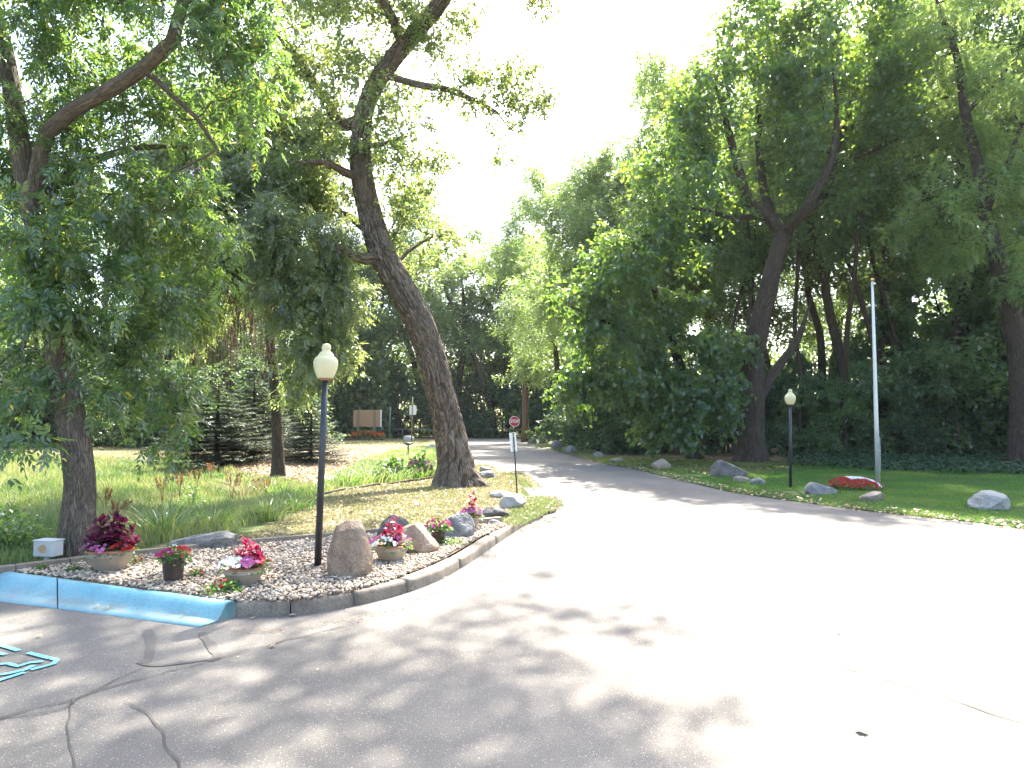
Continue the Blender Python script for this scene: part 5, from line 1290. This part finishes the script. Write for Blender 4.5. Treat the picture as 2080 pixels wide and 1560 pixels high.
# ------------------------------------------------------------------ lamps
def lamp(px, py, top_px, top_py, label, tint=1.0):
    z0 = .12 if px < 1000 else .03
    b = G(px, py, z0); tp = PY(top_px, top_py, b.y); h_ = tp.z - z0; lean = (tp - b); ax = lean.normalized(); u = h_ / 2.55
    e = empty('lamp_post', b, label, 'lamp post', 'black lamp posts with cream globes')
    bm = bmesh.new(); add_tube(bm, [b - ax * .05, b + ax * h_ * .5, b + ax * h_ * .852], [.040 * u, .038 * u, .035 * u], 20); bmobj('post', bm, M['post_black'], e, True)
    gb = b + ax * h_ * .852
    bm = bmesh.new(); add_lathe(bm, gb, [(.04 * u, -.01), (.068 * u, 0), (.075 * u, .012 * u), (.07 * u, .02 * u)], 28, ax); bmobj('globe_holder', bm, M['globe_base'], e, True)
    bm = bmesh.new(); add_lathe(bm, gb, [(.044 * u, .015 * u), (.044 * u, .085 * u), (.035 * u, .095 * u), (.006, .097 * u)], 20, ax); bmobj('socket', bm, M['post_black'], e, True)
    prof = [(.088, .018), (.095, .03), (.112, .07), (.127, .11), (.137, .15), (.141, .19), (.138, .22), (.128, .245), (.112, .262), (.093, .272), (.090, .285), (.088, .29), (.082, .305), (.062, .322), (.052, .335), (.047, .350),
            (.046, .355), (.053, .362), (.055, .372), (.050, .382), (.048, .386), (.050, .395), (.044, .41), (.030, .42), (.010, .426)]
    bm = bmesh.new(); add_lathe(bm, gb, [(r_ * u, z * u) for r_, z in prof], 40, ax)
    o = bmobj('globe', bm, M['globe'], e, True); return e
lamp(645, 1154, 663, 706, 'tall black lamp post with cream acorn globe standing in the gravel bed')
lamp(1606, 990, 1605, 794, 'black lamp post with cream acorn globe standing on the lawn across the drive')

# ------------------------------------------------------------------ planters
def spires(rr, c, w_, h_, n_sp, per, L, upright):
    P, A, N = [], [], []
    for s_ in range(n_sp):
        a = rr.uniform(0, 6.283); r_ = w_ * .5 * math.sqrt(rr.random()); top = np.array(c) + np.array([r_ * math.cos(a), r_ * math.sin(a) * .8, h_ * (1 - .75 * (r_ / (w_ * .5)) ** (1.4 if upright else 2.4)) * rr.uniform(.8, 1)])
        bot = np.array(c) + np.array([r_ * .4 * math.cos(a), r_ * .4 * math.sin(a), 0])
        for j in range(per):
            t = .25 + .75 * (j / per); p = bot + (top - bot) * t; an = j * 2.4 + rr.uniform(0, .6)
            P.append(p); A.append([math.cos(an), math.sin(an), rr.uniform(-.25, .35)]); N.append([-.2 * math.cos(an), -.2 * math.sin(an) - .15, 1])
        for k in range(3): an = rr.uniform(0, 6.28); P.append(top); A.append([math.cos(an) * .5, math.sin(an) * .5, .9]); N.append([-math.cos(an), -math.sin(an), .5])
    P, A, N = np.array(P), np.array(A, float), np.array(N, float) + rr.normal(0, .25, (len(P), 3)); Ls = L * rr.uniform(.6, 1.2, len(P))
    return P, A, N, Ls
def planter(px, py, wpx, hpx, kind, label, coleus, fl, seed, name='planter', spread=1.1):
    rr = np.random.default_rng(seed); b = G(px, py, .13); b.z = .135; w_ = wpx / F * b.y; h_ = hpx / F * b.y; r_ = w_ / 2
    b = b + Vector((0, r_ * .7, 0)); e = empty(name, b, label, 'planter', {'bowl': 'bowl planters in the gravel bed', 'pot': 'dark tapered pots in the gravel bed'}[kind])
    bm = bmesh.new()
    if kind == 'bowl':
        add_lathe(bm, b, [(r_ * .50, 0), (r_ * .56, h_ * .02), (r_ * .60, h_ * .10), (r_ * .76, h_ * .32), (r_ * .89, h_ * .56), (r_ * .945, h_ * .68), (r_ * .97, h_ * .70), (r_ * .975, h_ * .745), (r_ * .955, h_ * .765), (r_ * .965, h_ * .82), (r_ * .985, h_ * .9), (r_ * .90, h_ * .9), (r_ * .87, h_ * .78)], 56)
        bmobj('bowl', bm, M['bowl'], e, True)
        bm = bmesh.new(); add_lathe(bm, b, [(r_ * .905, h_ * .902), (r_ * .99, h_ * .902), (r_ * 1.01, h_ * .93), (r_ * 1.0, h_ * .97), (r_ * .95, h_), (r_ * .91, h_ * .985)], 56); bmobj('rim', bm, M['rim'], e, True)
    else:
        add_lathe(bm, b, [(r_ * .70, 0), (r_ * .73, h_ * .03), (r_ * .93, h_ * .86), (r_ * 1.0, h_ * .88), (r_ * 1.0, h_ * .98), (r_ * .97, h_), (r_ * .93, h_ * .99), (r_ * .90, h_ * .85)], 44); bmobj('pot', bm, M['darkpot'], e, True)
    bm = bmesh.new(); add_lathe(bm, b, [(r_ * .86, h_ * .80), (r_ * .86, h_ * .86), (r_ * .5, h_ * .90), (.01, h_ * .91)], 32); bmobj('soil', bm, M['pot_soil'], e, True)
    c = np.array(b) + np.array([0, 0, h_ * .88])
    # bedding leaves and blooms
    fh = fl.get('h', .10); nl = fl.get('leaves', 420); u = unit(rr.normal(0, 1, (nl, 3))) * rr.random((nl, 1)) ** .4; u[:, 2] = np.abs(u[:, 2])
    dim = np.array([r_ * spread * 1.02, r_ * spread * 1.02, fh]); P_ = c + u * dim; P_[:, 2] -= .03 * (np.hypot(u[:, 0], u[:, 1]) > .85)
    Ls = rr.uniform(.03, .055, nl); link('bedding_leaves', leafmesh('bedding_leaves', P_, u * np.array([1, 1, .2]) + rr.normal(0, .4, (nl, 3)), rr.normal(0, .4, (nl, 3)) + np.array([0, 0, 1]), Ls, Ls * .6, rr.random(nl)), M['flowerleaf'], e)
    P_, V_, N_ = [], [], []
    for (a0, a1, v0, v1, n) in fl['b']:
        a = np.radians(rr.uniform(a0, a1, n)); rad = rr.uniform(.55, 1.08, n); zz = fh * (1.05 - .75 * rad ** 2) + .02
        P_.append(c + np.stack([np.cos(a) * rad * r_ * spread, np.sin(a) * rad * r_ * spread, np.maximum(zz, -.01)], 1)); V_.append(rr.uniform(v0, v1, n)); N_.append(np.stack([np.cos(a) * .7, np.sin(a) * .7 - .5, np.full(n, .8)], 1) + rr.normal(0, .25, (n, 3)))
    P_ = np.concatenate(P_); blooms(P_, np.concatenate(N_), .022, np.concatenate(V_), rr, M['petal'], e)
    if coleus:
        cw_, ch, n_sp, per, L, up, mm, dx = coleus; cc = c + np.array([dx / F * b.y, 0, .0])
        P_, A_, N_, Ls = spires(rr, cc, cw_ / F * b.y, ch / F * b.y, n_sp, per, L, up)
        link('coleus_leaves', leafmesh('coleus_leaves', P_, A_, N_, Ls, Ls * .55, rr.random(len(P_)), .38), mm, e)
    return e
RED, PINK, LILAC, WHITE = (0, .24), (.31, .45), (.5, .7), (.75, 1.0)
planter(204, 1166, 90, 44, 'bowl', 'leftmost bowl planter with a wide dark burgundy plant in front of the ash trunk', (100, 74, 46, 12, .085, False, M['coleus_dark'], 0), dict(b=[(150, 230, .52, .7, 22), (230, 290, .52, .7, 12), (300, 380, 0, .24, 22), (200, 240, .76, .9, 4)], h=.08), 1, spread=1.12)
planter(343, 1186, 46, 50, 'pot', 'dark tapered pot with red pink and white blooms left of the front bowl', None, dict(b=[(60, 140, .75, 1, 14), (0, 60, 0, .24, 8), (180, 300, .3, .42, 16), (320, 360, 0, .24, 6)], h=.11, leaves=320), 2, spread=1.35)
planter(484, 1196, 82, 38, 'bowl', 'front bowl planter nearest the blue kerb with crimson leaves over white blooms', (56, 62, 24, 12, .07, True, M['coleus_red'], 8), dict(b=[(200, 280, .76, 1, 34), (280, 330, .52, .7, 22), (330, 400, 0, .24, 12), (150, 200, .45, .6, 8)], h=.11), 3, spread=1.18)
planter(790, 1145, 70, 33, 'bowl', 'bowl planter with crimson spires between the tan boulders', (44, 66, 16, 13, .07, True, M['coleus_red'], 6), dict(b=[(150, 215, .48, .7, 16), (215, 290, .76, 1, 16), (290, 400, .55, .7, 10)], h=.11), 4, spread=1.18)
planter(889, 1108, 32, 33, 'pot', 'dark tapered pot with rosy pink blooms between two boulders', None, dict(b=[(150, 260, .45, .6, 14), (260, 420, .3, .42, 22), (60, 120, .3, .5, 6)], h=.12, leaves=320), 5, spread=1.6)
planter(957, 1075, 34, 26, 'bowl', 'farthest bowl planter with red spire and lilac blooms near the timber end', (26, 50, 12, 13, .06, True, M['coleus_red'], 2), dict(b=[(150, 300, .48, .7, 40), (300, 390, .6, .7, 14)], h=.12), 6, spread=1.35)
# loose seedlings in the gravel
sl_ = [(270, 1152, .22, .10, 12, (0, .45), 'red and magenta seedlings right of the leftmost bowl'), (86, 1166, .10, .06, 4, (0, .24), 'tiny red seedling left of the leftmost bowl'), (398, 1178, .12, .06, 3, (0, .24), 'small red seedling between dark pot and front bowl'),
       (452, 1212, .34, .10, 7, (0, .24), 'green patch with few red blooms at the foot of the front bowl'), (842, 1128, .16, .07, 9, (0, .24), 'scarlet blooms at the foot of the tan sloping boulder'), (905, 1112, .5, .07, 0, (0, 1), 'low yellow green weeds in the gravel before the right dark pot'), (150, 1168, .16, .05, 0, (0, 1), 'small green weed at the foot of the leftmost bowl')]
for i, (px, py, w_, h_, nf, fv, lb) in enumerate(sl_):
    herb(px, py, w_, h_, 90 if w_ < .3 else 260, 'seedling', lb, 'seedling', M['flowerleaf'], nf > 0, nf, 'seedlings in the gravel', 20 + i, fv, (.025, .045), .02, z=.14)

# ------------------------------------------------------------------ junction box, signs, poles
def jbox():
    b = G(95, 1150, .1); e = empty('junction_box', b, 'weathered grey metal box on a short post left of the ash trunk', 'junction box'); s_ = b.y / F
    bm = bmesh.new(); add_tube(bm, [b - Vector((0, 0, .05)), b + Vector((.0, 0, 22 * s_))], .028, 14); bmobj('post', bm, M['box_grey'], e, True)
    rot = Matrix.Rotation(R(-12), 3, 'Z'); bm = bmesh.new(); add_box(bm, b + Vector((.01, 0, 36 * s_)), (45 * s_, .14, 30 * s_), rot, .006); bmobj('box', bm, M['box_grey'], e)
    bm = bmesh.new(); add_box(bm, b + Vector((.01, -.0, 52 * s_)), (48 * s_, .16, .012), rot, .003); bmobj('lid', bm, M['box_grey'], e)
    n = rot @ Vector((0, -.0725, 0)); bm = bmesh.new(); bmesh.ops.create_circle(bm, cap_ends=True, radius=.05, segments=24)
    for v in bm.verts: v.co *= 1 + .3 * noise.noise(v.co * 30)
    bmesh.ops.transform(bm, matrix=Matrix.Translation(b + Vector((.01, 0, 36 * s_)) + n) @ rot.to_4x4() @ Matrix.Rotation(R(90), 4, 'X') @ Matrix.Diagonal((1.2, .8, 1, 1)), verts=bm.verts); bmobj('rust_stain', bm, M['rust'], e)
    bm = bmesh.new(); add_tube(bm, [b + Vector((.09, .02, 22 * s_)), b + Vector((.10, .02, .06)), b + Vector((.13, .02, -.02))], .007, 8); bmobj('cable', bm, M['post_black'], e, True)
jbox()
def sign_post(base, top, plate_c, pw, ph, label, m_post, tilt=0, rad=.016, plate_m=None, rz=0.0, front=False):
    e = empty('sign_post', base, label, 'sign'); ax = (top - base).normalized()
    bm = bmesh.new(); add_tube(bm, [base - ax * .1, top], rad, 10); bmobj('post', bm, m_post, e, True)
    rot = Matrix.Rotation(rz, 3, 'Z') @ Matrix.Rotation(tilt, 3, 'Y'); bm = bmesh.new(); off = rot @ Vector((0, (rad + .004) * (-1 if front else 1), 0))
    # rounded corner plate
    vs = []
    for cx, cz, a0 in ((1, 1, 0), (-1, 1, 90), (-1, -1, 180), (1, -1, 270)):
        rc = min(pw, ph) * .12
        for k in range(4):
            a = R(a0 + k * 30); vs.append(Vector((cx * (pw / 2 - rc) + rc * math.cos(a), 0, cz * (ph / 2 - rc) + rc * math.sin(a))))
    f0 = [bm.verts.new(plate_c + off + rot @ (v + Vector((0, -.002, 0)))) for v in vs]; f1 = [bm.verts.new(plate_c + off + rot @ (v + Vector((0, .002, 0)))) for v in vs]
    bm.faces.new(f0); bm.faces.new(f1[::-1])
    for k in range(len(vs)): bm.faces.new((f0[k], f1[k], f1[(k + 1) % len(vs)], f0[(k + 1) % len(vs)]))
    bmobj('plate', bm, plate_m or M['white_sign'], e)
    bm = bmesh.new()
    for dz in (.32, -.32): add_box(bm, plate_c + rot @ Vector((0, -(rad + .004), ph * dz)), (.018, .01, .018), rot, .002)
    bmobj('bolt', bm, M['steel'], e); return e
b = G(1051, 1012, .06); sign_post(b, PY(1043, 879, b.y), PY(1043.5, 898, b.y), .155, .40, 'white sign plate seen from behind on a leaning black post above the pale rock', M['post_black'], R(-6), .016, rz=R(28))
b = G(836, 898, 0.0); sign_post(b, PY(838, 806, b.y), PY(838.5, 833, b.y), .62, .86, 'white sign seen from behind on a brown post near the far road', M['post_wood'], 0, .055)
b = G(791, 893, 0.0); sign_post(b, PY(793, 826, b.y), PY(793.5, 831, b.y), .12, .28, 'thin pale green post with a narrow plate right of the plywood sign', M['green_post'], 0, .045, plate_m=M['green_post'])
def path_light():
    b = G(829, 925, .0); e = empty('path_light', b, 'low black path light with a wide flat hood before the pale far rock', 'path light'); s_ = b.y / F
    bm = bmesh.new(); add_tube(bm, [b, b + Vector((0, 0, 24 * s_))], .035, 10); bmobj('stem', bm, M['post_black'], e, True)
    bm = bmesh.new(); add_lathe(bm, b + Vector((0, 0, 24 * s_)), [(.03, -.12), (11 * s_, 0), (11 * s_, .03), (.03, .05)], 24); bmobj('hood', bm, M['post_black'], e, True)
path_light()
def stop_sign():
    Y = 58; c = PY(1045, 856, Y); r_ = 11.2 / F * Y; e = empty('stop_sign', (c.x, Y, 0), 'red octagonal stop sign with white border beside the utility pole', 'stop sign')
    bm = bmesh.new(); add_tube(bm, [Vector((c.x, Y + .06, -.1)), Vector((c.x, Y + .06, c.z + r_ * .8))], .03, 10); bmobj('post', bm, M['post_black'], e, True)
    def octa(r1, y, th, m_, name):
        bm = bmesh.new(); a = [Vector((c.x + r1 * math.cos(R(22.5 + 45 * k)), y, c.z + r1 * math.sin(R(22.5 + 45 * k)))) for k in range(8)]
        f0 = [bm.verts.new(v) for v in a]; f1 = [bm.verts.new(v + Vector((0, th, 0))) for v in a]; bm.faces.new(f0); bm.faces.new(f1[::-1])
        for k in range(8): bm.faces.new((f0[k], f1[k], f1[(k + 1) % 8], f0[(k + 1) % 8]))
        bmesh.ops.recalc_face_normals(bm, faces=bm.faces); bmobj(name, bm, m_, e)
    octa(r_, Y, .02, M['white'], 'border'); octa(r_ * .90, Y - .012, .01, M['sign_red'], 'face')
    cu = bpy.data.curves.new('word', 'FONT'); cu.body = 'STOP'; cu.size = r_ * .70; cu.align_x = 'CENTER'; cu.align_y = 'CENTER'; cu.extrude = .002; cu.offset = .006; cu.space_character = 1.02
    to = bpy.data.objects.new('word', cu); COL.objects.link(to); dg = bpy.context.evaluated_depsgraph_get(); me = bpy.data.meshes.new_from_object(to.evaluated_get(dg)); bpy.data.objects.remove(to)
    me.transform(Matrix.Translation((c.x, Y - .02, c.z)) @ Matrix.Rotation(R(90), 4, 'X') @ Matrix.Diagonal((.88, 1.15, 1, 1))); me.materials.clear(); link('lettering', me, M['white'], e)
stop_sign()
def utility_pole():
    b = G(1063, 895, 0); Y = b.y - 6; b = PY(1063, 895, Y); b.z = 0; e = empty('utility_pole', b, 'bare brown wooden utility pole beside the stop sign', 'pole')
    bm = bmesh.new(); add_tube(bm, [b - Vector((0, 0, .2)), PY(1065, 800, Y), PY(1068, 727, Y), PY(1071, 600, Y)], [.20, .18, .16, .15], 16); bmobj('pole', bm, M['pole_wood'], e, True)
utility_pole()
def plywood_sign():
    b = G(745, 891, 0); Y = b.y - 8; s_ = Y / F; b = Vector((PY(745, 880, Y).x, Y, 0)); e = empty('notice_board', b, 'back of a plywood sign board on two wooden posts among orange flowers', 'sign board')
    rot = Matrix.Rotation(R(-6), 3, 'Z'); zc = PY(745, 850, Y).z; zt = PY(745, 833, Y).z
    bm = bmesh.new(); add_box(bm, Vector((b.x, Y, zc)), (57 * s_, .05, 34 * s_), rot, .004); bmobj('panel', bm, M['plywood'], e)
    bm = bmesh.new(); add_box(bm, Vector((b.x, Y, zc)) + rot @ Vector((29.2 * s_, .0, 0)), (2.2 * s_, .09, 34.5 * s_), rot, .004); bmobj('edge_trim', bm, M['white'], e)
    for dx in (-18, 16):
        bm = bmesh.new(); p = Vector((b.x, Y, 0)) + rot @ Vector((dx * s_, -.09, 0)); add_box(bm, p + Vector((0, 0, zt / 2 - .06)), (.17, .12, zt - .02), rot, .006); bmobj('post', bm, M['post_wood'], e)
    return b, s_, Y
pb_, ps_, pY = plywood_sign()
def bed(cx, cy, z, w_, d_, h_, n, nf, fm, name, label, fvar, seed, fr=.07, L=(.12, .25), leafm='flowerleaf'):
    rr = np.random.default_rng(seed); e = empty(name, (cx, cy, z), label, 'flower bed'); c = np.array([cx, cy, z])
    u = rr.uniform(-1, 1, (n, 3)); u = u[np.hypot(u[:, 0], u[:, 1]) < 1]; rad = np.hypot(u[:, 0], u[:, 1]); hh = h_ * np.sqrt(np.maximum(0, 1 - rad ** 2 * .85)); P_ = c + np.stack([u[:, 0] * w_ / 2, u[:, 1] * d_ / 2, hh * rr.random(len(u)) ** .5], 1)
    Ls = rr.uniform(*L, len(u)); link('leaves', leafmesh('leaves', P_, rr.normal(0, 1, P_.shape) + np.array([0, 0, .5]), rr.normal(0, .5, P_.shape) + np.array([0, 0, 1]), Ls, Ls * .5, rr.random(len(u))), M[leafm], e)
    return e, rr, c
# bed under the board
e, rr, c = bed(PY(748, 880, pY).x, pY - .6, 0, 72 * ps_, 1.8, 20 * ps_, 1500, 0, None, 'flower_bed', 'bed of orange and red spiky flowers under the plywood sign', None, 71, L=(.15, .3))
u = rr.uniform(-1, 1, (420, 2)); hh = 19 * ps_ * (.55 + .5 * rr.random(420)) * (1 - .25 * np.abs(u[:, 0])); P_ = c + np.stack([u[:, 0] * 33 * ps_, u[:, 1] * .8, hh], 1)
fv = np.clip(1 - hh / (20 * ps_) + rr.uniform(-.35, .35, 420), 0, 1)
link('flowers', flowers(P_, np.array([0, -.6, .8]) + rr.normal(0, .4, (420, 3)), .09, fv, rr), M['petal_warm'], e)
bm = bmesh.new(); x0, x1 = PY(698, 895, pY).x, PY(785, 895, pY).x
add_box(bm, Vector(((x0 + x1) / 2, pY - 1.7, .08)), (x1 - x0, .14, .2), None, .01); tag(bmobj('timber_edging', bm, M['timber_dark']), 'dark timber edging in front of the orange flower bed', 'edging')
# bed at the flagpole
fb = G(1770, 999, .03); fs = fb.y / F
def flag_bed():
    e, rr, c = bed(PY(1768, 985, fb.y).x, fb.y + .75, .03, 98 * fs, 1.5, 22 * fs, 2400, 0, None, 'flower_bed', 'mound of red blooms edged with white at the foot of the flagpole', None, 72, L=(.04, .08))
    n = 760; u = rr.uniform(-1, 1, (n, 2)); u = u[np.hypot(u[:, 0], u[:, 1]) < 1]; rad = np.hypot(u[:, 0], u[:, 1]); z = 22 * fs * np.sqrt(np.maximum(0, 1 - rad ** 2 * .93)) + .02
    white = ((u[:, 1] > -.38) & (np.abs(u[:, 0] - .02) < .34)) | ((u[:, 0] > .3) & (np.abs(u[:, 1] - (-.34 - 1.5 * (u[:, 0] - .34))) < .2) & (u[:, 0] < .75))
    P_ = c + np.stack([u[:, 0] * 49 * fs, u[:, 1] * .75, z], 1)
    link('flowers', flowers(P_, np.stack([u[:, 0], u[:, 1] - .5, 1 + 0 * rad], 1) + rr.normal(0, .3, (len(u), 3)), .033, np.where(white, .9, rr.uniform(0, .26, len(u))), rr), M['petal'], e)
flag_bed()
def flagpole():
    b = G(1783, 984, .03); b.y += .7; Y = b.y; b = Vector((PY(1783, 970, Y).x, Y, .03)); s_ = Y / F
    e = empty('flagpole', b, 'bare pale metal flagpole rising from the red and white flowers', 'flagpole'); tp = PY(1772, 572, Y)
    bm = bmesh.new(); add_tube(bm, [b - Vector((0, 0, .1)), b.lerp(tp, .3), b.lerp(tp, .7), tp], [.062, .056, .042, .03], 20); bmobj('pole', bm, M['steel'], e, True)
    bm = bmesh.new(); bmesh.ops.create_uvsphere(bm, u_segments=16, v_segments=10, radius=.05); bmesh.ops.translate(bm, vec=tp + Vector((0, 0, .05)), verts=bm.verts); bmobj('finial', bm, M['gold'], e, True)
    bm = bmesh.new(); add_box(bm, tp + Vector((.03, -.02, -.06)), (.08, .05, .06), None, .01); bmobj('pulley', bm, M['steel'], e)
    x = lambda px, py: PY(px, py, Y - .02)
    bm = bmesh.new(); add_tube(bm, [x(1780, 886), x(1784, 884), x(1787, 890), x(1788, 925), x(1789, 958)], .009, 6); add_tube(bm, [x(1780, 886), x(1776, 700), x(1773.5, 576)], .006, 6); bmobj('halyard', bm, M['rope'], e, True)
    bm = bmesh.new(); add_box(bm, x(1786.5, 915), (.05, .05, .02), None, .004); bmobj('cleat', bm, M['steel'], e)
flagpole()
def fence():
    e = empty('rail_fence', (-6, 79.6, 0), 'thin pale rail fence across the road behind the white sign', 'fence'); bm = bmesh.new()
    add_tube(bm, [Vector((-22, 79.4, 1.05)), Vector((3, 79.4, 1.05))], .03, 8); bmobj('rail', bm, M['steel'], e, True)
    for k in range(9):
        bm = bmesh.new(); add_tube(bm, [Vector((-22 + k * 3.1, 79.4, 0)), Vector((-22 + k * 3.1, 79.4, 1.1))], .03, 8); bmobj('post', bm, M['steel'], e, True)
fence()
# ------------------------------------------------------------------ single fallen leaves on the asphalt
def fallen(i, px, py, s_, lb, on=0.004):
    rr = random.Random(40 + i); b = G(px, py, on); bm = bmesh.new(); n = 14; L = s_ / F * b.y
    top = []; cen = bm.verts.new((0, 0, .012 * L / .08)); ring = []
    for k in range(n):
        a = 2 * math.pi * k / n; r_ = (.5 + .22 * math.cos(a * 1) + (.12 if k % 2 else -.08)) * L * .62; x_ = r_ * math.cos(a); y_ = r_ * math.sin(a) * .75
        ring.append(bm.verts.new((x_, y_, .004 + abs(y_) * rr.uniform(.3, .9) + abs(x_) * .15)))
    for k in range(n): bm.faces.new((cen, ring[k], ring[(k + 1) % n]))
    o = bmobj('fallen_leaf', bm, M['litter'], None, False, True); attr(o.data, 'var', [rr.uniform(.6, 1)] * len(o.data.polygons)); o.location = b; o.rotation_euler = (0, 0, rr.uniform(0, 6.28)); tag(o, lb, 'leaf', 'fallen leaves on the asphalt and blue kerb')
for i, (px, py, s_, lb) in enumerate([(82, 1294, 18, 'curled pale leaf on the asphalt above the painted emblem'), (551, 1315, 22, 'pale leaf on the shaded asphalt right of the patched area'), (597, 1251, 20, 'pale leaf at the foot of the kerb below the first joint'),
        (513, 1257, 14, 'leaf beneath the first grey kerb stone'), (1755, 1489, 40, 'large brown leaf alone on the sunlit asphalt at lower right'), (645, 1362, 10, 'tiny leaf on the shaded asphalt at centre left'), (1428, 1167, 10, 'small leaf in the middle of the sunlit drive'),
        (1702, 1287, 14, 'small dark leaf on the sunlit asphalt right of centre'), (483, 1336, 8, 'tiny leaf beside the long asphalt crack'), (368, 1341, 9, 'tiny yellowish leaf on the patched asphalt'), (1016, 1170, 12, 'small leaf in sun just right of the curving kerb'), (905, 1175, 10, 'leaf at the foot of the kerb below the right dark pot')]):
    fallen(i, px, py, s_, lb)
for i, (px, py, s_, lb) in enumerate([(195, 1232, 17, 'pale leaf lying in the gutter of the blue kerb, left one'), (222, 1234, 14, 'pale leaf lying in the gutter of the blue kerb, next to a slightly larger one'), (370, 1252, 11, 'small pale leaf near the right end of the blue kerb')]):
    fallen(50 + i, px, py, s_, lb, .02)
print('objects', len(bpy.data.objects), 'polys', sum(len(m.polygons) for m in bpy.data.meshes))

def haze():  # haze volume added to lift the far darks, in place of lens glare
    bm = bmesh.new(); add_box(bm, Vector((0, 55, 15)), (560, 460, 34)); m = bpy.data.materials.new('haze'); m.use_nodes = True; n = m.node_tree.nodes; n.clear()
    out = n.new('ShaderNodeOutputMaterial'); v = n.new('ShaderNodeVolumePrincipled'); v.inputs['Color'].default_value = (.92, .96, 1, 1); v.inputs['Density'].default_value = HZ; v.inputs['Anisotropy'].default_value = .35
    m.node_tree.links.new(v.outputs[0], out.inputs['Volume']); tag(bmobj('haze', bm, m), 'thin haze added to lift the dark tones like lens glare', 'haze', kind='stuff')
HZ = .00014
haze()
